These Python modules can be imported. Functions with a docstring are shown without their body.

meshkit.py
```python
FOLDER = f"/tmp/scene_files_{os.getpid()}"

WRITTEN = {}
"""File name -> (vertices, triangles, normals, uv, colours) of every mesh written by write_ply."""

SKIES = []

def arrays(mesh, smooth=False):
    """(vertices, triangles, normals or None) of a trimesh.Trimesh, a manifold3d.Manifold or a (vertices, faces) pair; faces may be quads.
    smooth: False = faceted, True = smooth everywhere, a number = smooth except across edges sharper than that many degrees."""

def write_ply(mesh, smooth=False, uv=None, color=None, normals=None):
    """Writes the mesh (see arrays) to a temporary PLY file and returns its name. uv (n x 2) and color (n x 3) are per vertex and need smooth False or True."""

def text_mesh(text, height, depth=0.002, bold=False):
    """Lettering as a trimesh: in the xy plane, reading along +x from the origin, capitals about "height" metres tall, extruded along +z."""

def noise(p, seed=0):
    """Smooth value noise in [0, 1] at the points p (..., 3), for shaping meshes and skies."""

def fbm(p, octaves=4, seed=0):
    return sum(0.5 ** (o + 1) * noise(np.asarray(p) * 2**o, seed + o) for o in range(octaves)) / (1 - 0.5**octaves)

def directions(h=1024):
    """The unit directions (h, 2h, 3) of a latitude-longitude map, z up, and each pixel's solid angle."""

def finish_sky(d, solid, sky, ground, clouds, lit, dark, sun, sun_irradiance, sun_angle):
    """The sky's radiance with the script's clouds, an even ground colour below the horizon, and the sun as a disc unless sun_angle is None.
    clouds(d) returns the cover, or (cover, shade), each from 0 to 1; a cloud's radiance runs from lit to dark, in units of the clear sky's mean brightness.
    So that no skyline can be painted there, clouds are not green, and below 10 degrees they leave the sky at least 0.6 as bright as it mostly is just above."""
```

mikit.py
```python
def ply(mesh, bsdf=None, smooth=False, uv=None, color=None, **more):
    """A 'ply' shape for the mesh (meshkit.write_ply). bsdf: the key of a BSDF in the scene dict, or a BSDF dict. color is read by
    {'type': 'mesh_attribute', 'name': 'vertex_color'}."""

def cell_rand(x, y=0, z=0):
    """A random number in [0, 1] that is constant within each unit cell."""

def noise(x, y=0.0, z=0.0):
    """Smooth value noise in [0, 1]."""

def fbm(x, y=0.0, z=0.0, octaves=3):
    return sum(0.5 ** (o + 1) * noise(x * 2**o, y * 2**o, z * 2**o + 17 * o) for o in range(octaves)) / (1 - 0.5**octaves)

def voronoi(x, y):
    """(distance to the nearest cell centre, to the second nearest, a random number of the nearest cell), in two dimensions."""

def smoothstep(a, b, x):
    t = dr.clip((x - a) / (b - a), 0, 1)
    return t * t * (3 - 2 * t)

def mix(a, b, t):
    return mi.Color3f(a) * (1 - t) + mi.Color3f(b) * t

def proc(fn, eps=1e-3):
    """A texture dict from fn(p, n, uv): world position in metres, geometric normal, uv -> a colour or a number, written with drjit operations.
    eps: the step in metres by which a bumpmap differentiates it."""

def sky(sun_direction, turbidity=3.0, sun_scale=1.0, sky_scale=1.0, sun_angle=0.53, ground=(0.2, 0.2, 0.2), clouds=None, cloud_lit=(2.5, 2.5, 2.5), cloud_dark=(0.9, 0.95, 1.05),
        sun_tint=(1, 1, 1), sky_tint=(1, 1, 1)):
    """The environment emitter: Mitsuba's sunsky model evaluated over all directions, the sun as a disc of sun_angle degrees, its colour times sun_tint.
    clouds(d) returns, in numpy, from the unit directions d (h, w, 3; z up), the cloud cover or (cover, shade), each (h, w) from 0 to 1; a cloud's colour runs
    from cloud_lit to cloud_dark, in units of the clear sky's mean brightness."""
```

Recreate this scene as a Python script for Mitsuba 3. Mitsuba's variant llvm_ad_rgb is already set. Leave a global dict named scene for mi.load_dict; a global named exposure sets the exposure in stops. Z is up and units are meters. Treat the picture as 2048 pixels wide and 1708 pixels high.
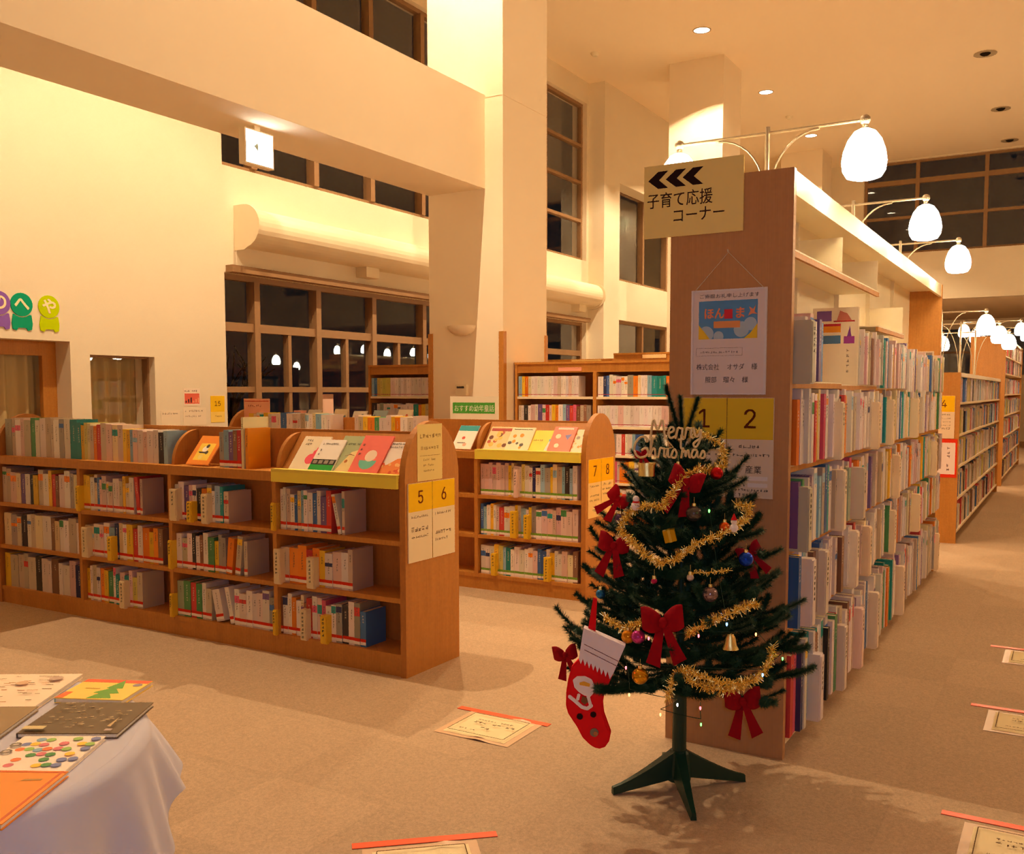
import math, random, glob
import numpy as np
import trimesh
import shapely
from shapely import affinity
from shapely.geometry import Polygon, Point, box as sbox
import drjit as dr
import mitsuba as mi
import mikit
from mikit import proc, noise, fbm, cell_rand, smoothstep, mix

T4 = mi.ScalarTransform4f
scene, labels = {}, {}
PI = math.pi
rng = random.Random(7)

# ------------------------------------------------------------------ camera
CAM = (0.0, 0.0, 1.42)
YAW, PITCH, ROLL = 0.5353, 0.0746, 0.0009
FWD = np.array([-math.sin(YAW) * math.cos(PITCH), math.cos(YAW) * math.cos(PITCH), -math.sin(PITCH)])
RGT = np.array([math.cos(YAW), math.sin(YAW), 0.0])
DWN = np.cross(FWD, RGT)
UPV = -(-math.sin(ROLL) * RGT + math.cos(ROLL) * DWN)
scene['camera'] = {
    'type': 'perspective', 'fov_axis': 'x', 'fov': math.degrees(2 * math.atan(1024 / 1898.47)),
    'principal_point_offset_y': -(926.23 - 854) / 1708,
    'near_clip': 0.05, 'far_clip': 200.0,
    'to_world': T4().look_at(origin=CAM, target=[c + f for c, f in zip(CAM, FWD)], up=list(map(float, UPV)))}

# ------------------------------------------------------------------ light and exposure
exposure = 0.6
WARM = np.array([1.0, 0.735, 0.45])
GLOBE = [40.0, 29.5, 17.5]            # radiance of the glass shades on the bookcase lamps
SPOT_I = 37.0                      # each ceiling downlight
CEIL = 6.72
DOWN = [(-4.93, y) for y in (3.75, 7.1, 10.45, 13.79, 17.15, 20.48)]
scene['night_sky'] = {'type': 'constant', 'sampling_weight': 0.1, 'radiance': {'type': 'rgb', 'value': [0.0025, 0.0025, 0.003]}}


def spot(name, x, y, z, inten, cut, beam, tint):
    scene[name] = {'type': 'spot', 'sampling_weight': 4.0, 'to_world': T4().look_at(origin=[x, y, z], target=[x, y, 0], up=[0, 1, 0]),
                   'intensity': {'type': 'rgb', 'value': [float(v) for v in np.array(tint) * inten]}, 'cutoff_angle': cut, 'beam_width': beam}


for i, (x, y) in enumerate(DOWN):
    spot('downlight_beam_%03d' % i, x, y, CEIL - 0.012, SPOT_I, 57.0, 50.0, WARM)
scene['camera_flash'] = {'type': 'point', 'sampling_weight': 3.0, 'position': [0.05, -0.02, 1.47], 'intensity': {'type': 'rgb', 'value': [1.0, 1.35, 2.1]}}


# ------------------------------------------------------------------ helpers
def lin(c):
    """sRGB 0..255 -> linear"""
    out = []
    for v in c[:3]:
        v = v / 255.0
        out.append(v / 12.92 if v <= 0.04045 else ((v + 0.055) / 1.055) ** 2.4)
    return np.array(out)


def rgb(c):
    return {'type': 'rgb', 'value': [float(v) for v in lin(c)]}


class MB:
    def __init__(s):
        s.v, s.f, s.c, s.n = [], [], [], 0

    def add(s, v, f, col=(200, 200, 200)):
        v = np.asarray(v, float)
        f = np.asarray(f, int)
        if f.shape[1] == 4:
            f = np.vstack([f[:, [0, 1, 2]], f[:, [0, 2, 3]]])
        s.v.append(v)
        s.f.append(f + s.n)
        s.c.append(np.tile(lin(col), (len(v), 1)))
        s.n += len(v)
        return s

    def box(s, x0, y0, z0, x1, y1, z1, col=(200, 200, 200), M=None):
        x0, x1 = min(x0, x1), max(x0, x1)
        y0, y1 = min(y0, y1), max(y0, y1)
        z0, z1 = min(z0, z1), max(z0, z1)
        v = np.array([[x, y, z] for x in (x0, x1) for y in (y0, y1) for z in (z0, z1)], float)
        f = [[0, 1, 3, 2], [4, 6, 7, 5], [0, 4, 5, 1], [2, 3, 7, 6], [0, 2, 6, 4], [1, 5, 7, 3]]
        if M is not None:
            v = M(v)
        return s.add(v, f, col)

    def mesh(s, m, col=(200, 200, 200), M=None):
        v = np.array(m.vertices)
        if M is not None:
            v = M(v)
        return s.add(v, np.array(m.faces), col)

    def poly(s, p, d0, d1, col, M):
        """shapely polygon (x right, y up) extruded from d0 to d1 along the local third axis"""
        for g in getattr(p, 'geoms', [p]):
            if g.is_empty or g.area < 1e-9 or g.geom_type != 'Polygon':
                continue
            m = trimesh.creation.extrude_polygon(g, d1 - d0, engine='earcut')
            v = np.array(m.vertices)
            v[:, 2] += d0
            s.add(M(v), np.array(m.faces), col)
        return s

    def tube(s, pts, r, n=8, col=(200, 200, 200), caps=True):
        pts = np.asarray(pts, float)
        k = len(pts)
        r = np.broadcast_to(np.asarray(r, float), (k,))
        tg = np.gradient(pts, axis=0)
        tg /= np.linalg.norm(tg, axis=1, keepdims=True) + 1e-12
        ref = np.array([0, 0, 1.0]) if abs(tg[0][2]) < 0.9 else np.array([1.0, 0, 0])
        a = np.cross(tg[0], ref)
        a /= np.linalg.norm(a)
        ang = np.arange(n) * 2 * PI / n
        V = []
        for i in range(k):
            a = a - tg[i] * (a @ tg[i])
            a /= np.linalg.norm(a) + 1e-12
            b = np.cross(tg[i], a)
            V.append(pts[i] + r[i] * (np.cos(ang)[:, None] * a + np.sin(ang)[:, None] * b))
        V = np.vstack(V)
        F = []
        for i in range(k - 1):
            for j in range(n):
                F.append([i * n + j, i * n + (j + 1) % n, (i + 1) * n + (j + 1) % n, (i + 1) * n + j])
        F = np.array(F)
        F = np.vstack([F[:, [0, 1, 2]], F[:, [0, 2, 3]]])
        if caps:
            F = np.vstack([F, [[0, j + 1, j] for j in range(1, n - 1)], [[(k - 1) * n, (k - 1) * n + j, (k - 1) * n + j + 1] for j in range(1, n - 1)]])
        return s.add(V, F, col)

    def lathe(s, prof, n=24, at=(0, 0, 0), col=(200, 200, 200)):
        prof = np.asarray(prof, float)
        ang = np.arange(n) * 2 * PI / n
        V = np.vstack([np.stack([p[0] * np.cos(ang), p[0] * np.sin(ang), np.full(n, p[1])], 1) for p in prof]) + np.array(at)
        F = []
        for i in range(len(prof) - 1):
            for j in range(n):
                F.append([i * n + j, i * n + (j + 1) % n, (i + 1) * n + (j + 1) % n, (i + 1) * n + j])
        return s.add(V, F, col)

    def ball(s, c, r, col=(200, 200, 200), sub=2, sc=(1, 1, 1)):
        m = trimesh.creation.icosphere(subdivisions=sub, radius=1.0)
        return s.add(np.array(m.vertices) * np.array(sc) * r + np.array(c), np.array(m.faces), col)

    def arrays(s):
        return np.vstack(s.v), np.vstack(s.f), np.vstack(s.c)


taken = set()


def key(name, parent=None):
    base = (parent + '__' if parent else '') + name
    k, i = base, 0
    while k in taken:
        i += 1
        k = '%s_%03d' % (base, i)
    taken.add(k)
    return k


def put(name, mb, bsdf, parent=None, smooth=False, **more):
    k = key(name, parent)
    v, f, c = mb.arrays()
    col = c if bsdf in VC else None
    if smooth is not False and smooth is not True and col is not None:
        smooth = True
    if name in ('cover_print', 'print', 'small_print'):
        labels.setdefault(k, {})['kind'] = 'stuff'      # flat print
    scene[k] = mikit.ply((v, f), 'material_' + bsdf, smooth=smooth, color=col, **more)
    return k


def lab(k, label=None, cat=None, group=None, kind=None):
    d = labels.setdefault(k, {})
    for a, b in (('label', label), ('category', cat), ('group', group), ('kind', kind)):
        if b:
            d[a] = b
    return k


def thing(name, label, cat, group=None):
    return lab(key(name), label, cat, group)


def struct(name, mb, bsdf, parent=None, smooth=False):
    k = put(name, mb, bsdf, parent, smooth)
    if not parent:
        lab(k, kind='structure')
    return k


def frame(O, U, V, N=None):
    O, U, V = np.array(O, float), np.array(U, float), np.array(V, float)
    N = np.cross(U, V) if N is None else np.array(N, float)
    return lambda p: O + np.outer(p[:, 0], U) + np.outer(p[:, 1], V) + np.outer(p[:, 2], N)


_glyph = {}


def text_poly(text, height, bold=False):
    """shapely shape of a line of text, capitals about height tall, starting at the origin"""
    if (text, bold) not in _glyph:
        from PIL import Image, ImageDraw, ImageFont
        ascii_ = all(ord(ch) < 128 for ch in text)
        name = 'Inter.woff2' if ascii_ else 'Noto Sans CJK Regular.woff2'
        font = ImageFont.truetype(glob.glob('/opt/blender-*/*/datafiles/fonts/' + name)[0], 72)
        x0, y0, x1, y1 = font.getbbox(text, anchor='ls', stroke_width=2 * bold)
        im = Image.new('L', (x1 - x0 + 8, y1 - y0 + 8))
        ImageDraw.Draw(im).text((4 - x0, 4 - y0), text, 255, font, anchor='ls', stroke_width=2 * bold)
        on = np.pad(np.asarray(im) > 127, ((0, 0), (1, 1))).astype(np.int8)
        rows, starts = np.nonzero(np.diff(on, axis=1) == 1)
        ends = np.nonzero(np.diff(on, axis=1) == -1)[1]
        sh = shapely.union_all(shapely.box(starts, -rows - 1, ends, -rows)).buffer(0.6).buffer(-0.6).simplify(0.6)
        _glyph[text, bold] = affinity.translate(sh, -4 + 0, 4 - y0)
    return affinity.scale(_glyph[text, bold], height / 54.0, height / 54.0, origin=(0, 0))


def write(mb, text, x, y, h, col, M, d=0.0006, bold=False, width=None, base=0.0):
    p = text_poly(text, h, bold)
    if width:
        p = affinity.scale(p, width / max(1e-6, p.bounds[2] - p.bounds[0]), 1, origin=(0, 0))
    mb.poly(affinity.translate(p, x, y), base, base + d, col, M)


def scribble(mb, x, y, s, n, col, M, r, d=0.0005, base=0.0):
    """a line of small unreadable characters, n cells of size s"""
    for i in range(n):
        if r.random() < 0.08:
            continue
        cx = x + i * s * 1.12
        for _ in range(r.choice((2, 3, 3, 4))):
            if r.random() < 0.5:
                yy = y + r.random() * s * 0.8
                mb.box(cx + s * 0.08 * r.random(), yy, base, cx + s * (0.6 + 0.3 * r.random()), yy + s * 0.15, base + d, col, M)
            else:
                xx = cx + r.random() * s * 0.7
                mb.box(xx, y + s * 0.1 * r.random(), base, xx + s * 0.15, y + s * (0.6 + 0.3 * r.random()), base + d, col, M)


def rect(x0, y0, x1, y1):
    return sbox(x0, y0, x1, y1)


# ------------------------------------------------------------------ materials
VC = {'paper', 'gloss', 'velvet', 'shiny'}
VCOL = {'type': 'mesh_attribute', 'name': 'vertex_color'}


def mat(k, d, two=True):
    scene['material_' + k] = {'type': 'twosided', 'bsdf': d} if two else d


mat('paper', {'type': 'diffuse', 'reflectance': VCOL})
mat('gloss', {'type': 'principled', 'base_color': VCOL, 'roughness': 0.35, 'specular': 0.4})
mat('velvet', {'type': 'principled', 'base_color': VCOL, 'roughness': 0.9, 'specular': 0.1, 'sheen': 0.4})
mat('shiny', {'type': 'principled', 'base_color': VCOL, 'roughness': 0.16, 'metallic': 0.85, 'specular': 0.8})


WALL_A, WALL_B = lin((228, 216, 190)).tolist(), lin((236, 226, 202)).tolist()


def wall_fn(p, n, uv):
    t = fbm(p.x * 1.3, p.y * 1.3, p.z * 1.3)
    g = noise(p.x * 160, p.y * 160, p.z * 160)
    return mix(WALL_A, WALL_B, t * 0.7 + g * 0.3)


def carpet_fn(p, n, uv):
    tile = cell_rand(dr.floor(p.x / 0.5), dr.floor(p.y / 0.5), 3.0)
    chk = dr.abs(dr.floor(p.x / 0.5) + dr.floor(p.y / 0.5))
    par = chk - 2 * dr.floor(chk / 2)
    g = noise(p.x * 420, p.y * 420, 0.0) * 0.6 + noise(p.x * 120, p.y * 120, 5.0) * 0.4
    w = fbm(p.x * 0.9, p.y * 0.9, 2.0)
    k = 0.80 + 0.05 * (tile - 0.5) + 0.025 * (par - 0.5) + 0.34 * (g - 0.5) + 0.10 * (w - 0.5)
    ex = p.x / 0.5 - dr.floor(p.x / 0.5)
    ey = p.y / 0.5 - dr.floor(p.y / 0.5)
    e = dr.minimum(dr.minimum(ex, 1 - ex), dr.minimum(ey, 1 - ey))
    k = k * (0.97 + 0.03 * smoothstep(0.0, 0.012, e))
    return mi.Color3f(0.63, 0.455, 0.30) * k


def wood_maker(a, b):
    A, B = lin(a).tolist(), lin(b).tolist()

    def fn(p, n, uv):
        u = p.x * 1.2 + p.y * 1.2
        w = fbm(u * 14.0, p.z * 3.0 + p.y * 0.7, p.x * 0.5 + 3.0)
        fine = noise(u * 260.0, p.z * 9.0, 1.0)
        sp = noise(u * 90.0, p.z * 90.0, 4.0)
        return mix(A, B, dr.clip(0.55 * w + 0.3 * fine + 0.25 * sp - 0.05, 0, 1))
    return fn


mat('wall_paint', {'type': 'diffuse', 'reflectance': proc(wall_fn)})
mat('beam_paint', {'type': 'diffuse', 'reflectance': rgb((240, 226, 200))})
mat('ceiling_paint', {'type': 'diffuse', 'reflectance': rgb((246, 230, 202))})
mat('carpet', {'type': 'diffuse', 'reflectance': proc(carpet_fn)})
mat('wood', {'type': 'principled', 'base_color': proc(wood_maker((172, 112, 44), (202, 140, 64))), 'roughness': 0.45, 'specular': 0.35})
mat('wood_panel', {'type': 'principled', 'base_color': proc(wood_maker((168, 108, 46), (190, 128, 60))), 'roughness': 0.5, 'specular': 0.3})
mat('shelf_steel', {'type': 'principled', 'base_color': rgb((232, 220, 190)), 'roughness': 0.45, 'specular': 0.4})
mat('window_frame', {'type': 'principled', 'base_color': rgb((146, 112, 78)), 'roughness': 0.45, 'specular': 0.4})
mat('glass', {'type': 'thindielectric', 'int_ior': 1.5}, False)
mat('cloth', {'type': 'principled', 'base_color': rgb((200, 198, 206)), 'roughness': 0.85, 'specular': 0.1, 'sheen': 0.3})
mat('curtain', {'type': 'diffuse', 'reflectance': rgb((196, 178, 130))})
mat('cool_lit_wood', {'type': 'principled', 'base_color': proc(wood_maker((174, 130, 90), (192, 148, 104))), 'roughness': 0.5, 'specular': 0.3})  # same wood as the other cases, the cool light on it put into the colour
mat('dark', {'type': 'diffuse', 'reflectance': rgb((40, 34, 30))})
mat('outside', {'type': 'diffuse', 'reflectance': rgb((70, 72, 78))})
mat('green_plastic', {'type': 'principled', 'base_color': rgb((14, 52, 40)), 'roughness': 0.4, 'specular': 0.4})
mat('needle', {'type': 'principled', 'base_color': rgb((24, 58, 36)), 'roughness': 0.6, 'specular': 0.25})
mat('gold', {'type': 'roughconductor', 'material': 'Au', 'alpha': 0.16})
mat('lamp_metal', {'type': 'principled', 'base_color': rgb((190, 176, 150)), 'roughness': 0.4, 'metallic': 0.5})
mat('lamp_glass', {'type': 'diffuse', 'reflectance': rgb((250, 245, 235))})
mat('clear_plastic', {'type': 'principled', 'base_color': rgb((196, 190, 176)), 'roughness': 0.3, 'specular': 0.5})
mat('silver', {'type': 'principled', 'base_color': rgb((226, 224, 230)), 'roughness': 0.25, 'metallic': 0.9})

# ------------------------------------------------------------------ the building
WX = -7.42        # inner face of the window wall
m = MB().box(-7.8, -6.2, -0.12, 8.2, 32.0, 0.0)
struct('floor', m, 'carpet')
m = MB().box(-7.8, -6.2, CEIL, 8.2, 23.9, CEIL + 0.15)
struct('ceiling', m, 'ceiling_paint')
m = MB().box(-7.8, 23.9, 3.52, 8.2, 32.0, 3.65)
struct('ceiling', m, 'ceiling_paint')

DOOR = (3.75, 5.10, 0.0, 1.855)
WIN2 = (5.29, 5.965, 0.75, 1.75)
BIG = (6.84, 15.05, 0.0, 2.63)
CLER = (6.84, 15.05, 3.69, 6.36)
BIG2 = (15.8, 21.4, 0.0, 2.77)
CLER2 = (15.8, 21.4, 3.5, 5.2)
wallp = sbox(-6.2, 0, 32.0, CEIL)
for o in (DOOR, WIN2, BIG, CLER, BIG2, CLER2):
    wallp = wallp.difference(sbox(o[0], o[2] - (0.01 if o[2] == 0 else 0), o[1], o[3]))
m = MB().poly(wallp, -0.28, 0.0, (240, 230, 205), frame((WX, 0, 0), (0, 1, 0), (0, 0, 1)))
struct('wall_left', m, 'wall_paint')
m = MB().box(WX, 15.13, 5.12, WX + 0.3, 21.7, CEIL)
m.box(WX, 15.13, 0, WX + 0.3, 15.78, 5.12)
struct('wall_left_pier', m, 'wall_paint')
m = MB().box(8.0, -6.2, 0, 8.2, 32, CEIL)
struct('wall_right', m, 'wall_paint')
m = MB().box(-7.8, -6.4, 0, 8.2, -6.2, CEIL)
struct('wall_back', m, 'wall_paint')
FARY = 23.65
farp = sbox(-7.7, 3.52, 8.0, CEIL).difference(sbox(-4.45, 4.6, 7.8, CEIL - 0.02))
m = MB().poly(farp, 0, 0.25, (240, 230, 205), frame((0, FARY + 0.25, 0), (1, 0, 0), (0, 0, 1)))
struct('wall_front', m, 'wall_paint')
endp = sbox(-7.8, 0, 8.2, 3.65).difference(sbox(-6.5, 1.9, 7.5, 3.25))
m = MB().poly(endp, 0, 0.25, (240, 230, 205), frame((0, 31.0, 0), (1, 0, 0), (0, 0, 1)))
struct('wall_front', m, 'wall_paint')

# beam and columns
m = MB().box(-5.87, -6.2, 3.455, -5.175, 8.2, 4.37)
lab(struct('beam', m, 'beam_paint'), 'broad cream ceiling beam running into the near column', 'beam')
for i, y0 in enumerate((8.2, 14.92, 21.7)):
    c = lab(key('column'), ('square cream column under the end of the broad beam', 'square cream column second from the beam, behind the tall bookcase', 'square cream column farthest along the window side')[i], 'column', kind='structure')
    m = MB()
    m.box(-5.87, y0, 0, -4.965, y0 + 0.905, 4.335)
    m.box(-5.865, y0 + 0.005, 4.335, -4.970, y0 + 0.90, 4.343, (120, 100, 70))
    m.box(-5.87, y0, 4.343, -4.965, y0 + 0.905, CEIL)
    put('shaft', m, 'beam_paint', c)
    if i == 0:
        for (cx, cy) in ((-5.87, y0), (-4.965, y0), (-4.965, y0 + 0.905)):
            g = MB()
            sx = 1 if cx > -5.4 else -1
            sy = 1 if cy > y0 + 0.5 else -1
            g.box(cx - sx * 0.045, cy, 0, cx + sx * 0.012, cy + sy * 0.012, 2.03)
            g.box(cx, cy - sy * 0.045, 0, cx + sx * 0.012, cy, 2.03)
            put('corner_guard', g, 'wood', c)

# ------------------------------------------------------------------ windows (plane x = const or y = const)
def window_x(name, y0, y1, z0, z1, vs, hs, x=WX - 0.12, fw=0.055, subs=()):
    """vs: mullion positions, hs: transoms; panes between; subs: thinner uprights (y, z0, z1)"""
    w = lab(key(name), kind='structure')
    m = MB()
    m.box(x - 0.04, y0, z0, x + 0.04, y0 + fw, z1).box(x - 0.04, y1 - fw, z0, x + 0.04, y1, z1)
    m.box(x - 0.04, y0 + fw, z0, x + 0.04, y1 - fw, z0 + fw).box(x - 0.04, y0 + fw, z1 - fw, x + 0.04, y1 - fw, z1)
    put('frame', m, 'window_frame', w)
    for v in vs:
        put('mullion', MB().box(x - 0.05, v - 0.04, z0 + fw, x + 0.07, v + 0.04, z1 - fw), 'window_frame', w)
    ys = [y0 + fw] + [q for v in vs for q in (v - 0.04, v + 0.04)] + [y1 - fw]
    for (za, zb) in hs:
        for a, b in zip(ys[::2], ys[1::2]):
            put('transom', MB().box(x - 0.04, a, za, x + 0.05, b, zb), 'window_frame', w)
    for (v, za, zb) in subs:
        put('sash_stile', MB().box(x - 0.035, v - 0.025, za, x + 0.045, v + 0.025, zb), 'window_frame', w)
    zs = [z0 + fw] + [q for h in hs for q in h] + [z1 - fw]
    for a, b in zip(ys[::2], ys[1::2]):
        for c, d in zip(zs[::2], zs[1::2]):
            cuts = [a] + [q for (v, za, zb) in subs if a < v < b and za <= c + 0.01 and zb >= d - 0.01 for q in (v - 0.025, v + 0.025)] + [b]
            for e, f in zip(cuts[::2], cuts[1::2]):
                q = MB().add([[x, e, c], [x, f, c], [x, f, d], [x, e, d]], [[0, 1, 2, 3]])
                put('pane', q, 'glass', w)
    return w


MUL = [7.33, 8.28, 9.28, 10.33, 11.5, 12.6, 13.68]
subs = [(7.83, 0.06, 1.42), (7.83, 1.48, 2.05), (8.79, 0.06, 1.42), (8.79, 1.48, 2.05), (9.8, 0.06, 1.42), (9.8, 1.48, 2.05)]
window_x('window_1', *BIG, MUL, [(1.42, 1.48), (2.05, 2.14)], subs=subs)
window_x('window_2', *CLER, MUL, [(4.35, 4.40), (5.0, 5.05), (5.62, 5.67)])
window_x('window_3', *BIG2, [17.7, 18.95, 20.2], [(1.45, 1.51)])
window_x('window_4', *CLER2, [17.7, 18.95, 20.2], [])
w = window_x('window_5', *WIN2, [], [], fw=0.018)

# far window band and the deep far window
w = lab(key('window_6'), kind='structure')
fy = FARY + 0.14
m = MB()
x0, x1, z0, z1 = -4.45, 7.8, 4.6, CEIL - 0.02
m.box(x0, fy - 0.04, z0, x0 + 0.06, fy + 0.04, z1).box(x1 - 0.06, fy - 0.04, z0, x1, fy + 0.04, z1)
m.box(x0, fy - 0.04, z0, x1, fy + 0.04, z0 + 0.05).box(x0, fy - 0.04, z1 - 0.05, x1, fy + 0.04, z1)
put('frame', m, 'window_frame', w)
vx = [-3.30, -1.88, -0.46, 0.96, 2.38, 3.8, 5.2, 6.6]
for v in vx:
    put('mullion', MB().box(v - 0.04, fy - 0.05, z0 + 0.05, v + 0.04, fy + 0.06, z1 - 0.05), 'window_frame', w)
xs = [x0 + 0.06] + [q for v in vx for q in (v - 0.04, v + 0.04)] + [x1 - 0.06]
hz = [(5.40, 5.46), (6.18, 6.29)]
zs = [z0 + 0.05] + [q for h in hz for q in h] + [z1 - 0.05]
for a, b in zip(xs[::2], xs[1::2]):
    for h in hz:
        put('transom', MB().box(a, fy - 0.04, h[0], b, fy + 0.05, h[1]), 'window_frame', w)
    for c, d in zip(zs[::2], zs[1::2]):
        put('pane', MB().add([[a, fy, c], [b, fy, c], [b, fy, d], [a, fy, d]], [[0, 1, 2, 3]]), 'glass', w)
w = lab(key('window_7'), kind='structure')
vx = [-5.2, -3.9, -2.6, -1.3, 0.0, 1.3, 2.6, 3.9, 5.2, 6.5]
for v in [-6.47] + vx + [7.47]:
    put('mullion', MB().box(v - 0.03, 31.08, 1.9, v + 0.03, 31.18, 3.25), 'window_frame', w)
put('transom', MB().box(-6.44, 31.09, 2.55, 7.44, 31.17, 2.61), 'window_frame', w)
put('pane', MB().add([[-6.5, 31.13, 1.9], [7.5, 31.13, 1.9], [7.5, 31.13, 3.25], [-6.5, 31.13, 3.25]], [[0, 1, 2, 3]]), 'glass', w)

# story-room door with its glass and curtain behind, and the curtain behind the small window
d = lab(key('door_1'), kind='structure')
x = WX - 0.2
m = MB()
m.box(x - 0.05, DOOR[0], 0, x, DOOR[0] + 0.1, DOOR[3]).box(x - 0.05, DOOR[1] - 0.13, 0, x, DOOR[1], DOOR[3] - 0.0)
m.box(x - 0.05, DOOR[0] + 0.1, DOOR[3] - 0.12, x, DOOR[1] - 0.13, DOOR[3]).box(x - 0.05, DOOR[0] + 0.1, 0, x, DOOR[1] - 0.13, 0.16)
put('frame', m, 'wood', d)
put('pane', MB().add([[x - 0.025, DOOR[0] + 0.1, 0.16], [x - 0.025, DOOR[1] - 0.13, 0.16], [x - 0.025, DOOR[1] - 0.13, DOOR[3] - 0.12], [x - 0.025, DOOR[0] + 0.1, DOOR[3] - 0.12]], [[0, 1, 2, 3]]), 'glass', d)


def curtain(y0, y1, z0, z1, x, amp, wl, label):
    ys = np.linspace(y0, y1, int((y1 - y0) / 0.008))
    xx = x + amp * np.sin(ys * 2 * PI / wl) + amp * 0.4 * np.sin(ys * 2 * PI / wl * 2.3 + 1)
    V, F = [], []
    for i, (a, b) in enumerate(zip(ys, xx)):
        V += [[b, a, z0], [b, a, z1]]
        if i:
            F.append([2 * i - 2, 2 * i, 2 * i + 1, 2 * i - 1])
    k = put('curtain', MB().add(V, F), 'curtain', smooth=True)
    lab(k, label, 'curtain')


curtain(3.5, 5.12, 0.02, 2.1, WX - 0.34, 0.03, 0.22, 'brown pleated curtain behind the glass of the story-room door')
curtain(5.16, 6.28, 0.6, 2.1, WX - 0.335, 0.035, 0.16, 'brown pleated curtain behind the small square window')
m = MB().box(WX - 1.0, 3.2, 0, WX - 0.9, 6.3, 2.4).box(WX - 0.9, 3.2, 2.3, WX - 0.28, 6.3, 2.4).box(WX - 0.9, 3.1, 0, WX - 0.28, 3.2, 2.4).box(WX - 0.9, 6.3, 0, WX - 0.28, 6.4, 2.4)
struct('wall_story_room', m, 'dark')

# outside in the dark: ground, a pale wall and a bare tree
m = MB().box(-30, -5, -0.3, -7.8, 40, -0.12)
struct('ground_outside', m, 'outside')
m = MB().box(-16.2, 10.5, -0.12, -16.0, 14.2, 1.55)
struct('garden_wall', m, 'outside')
r2 = random.Random(3)
tk = thing('bare_tree', 'bare leafless tree outside the big dark window', 'tree')


def twig(mb, p, dirv, ln, rad, lvl):
    pts = [np.array(p)]
    dv = np.array(dirv, float)
    for i in range(4):
        dv = dv + np.array([r2.uniform(-.2, .2), r2.uniform(-.2, .2), r2.uniform(-.05, .18)])
        dv /= np.linalg.norm(dv)
        pts.append(pts[-1] + dv * ln / 4)
    mb.tube(pts, np.linspace(rad, rad * 0.6, 5), 5)
    if lvl < 3:
        for _ in range(3):
            q = dv + np.array([r2.uniform(-.9, .9), r2.uniform(-.9, .9), r2.uniform(0, .5)])
            twig(mb, pts[r2.choice((2, 3, 4))], q / np.linalg.norm(q), ln * 0.66, rad * 0.55, lvl + 1)


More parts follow.
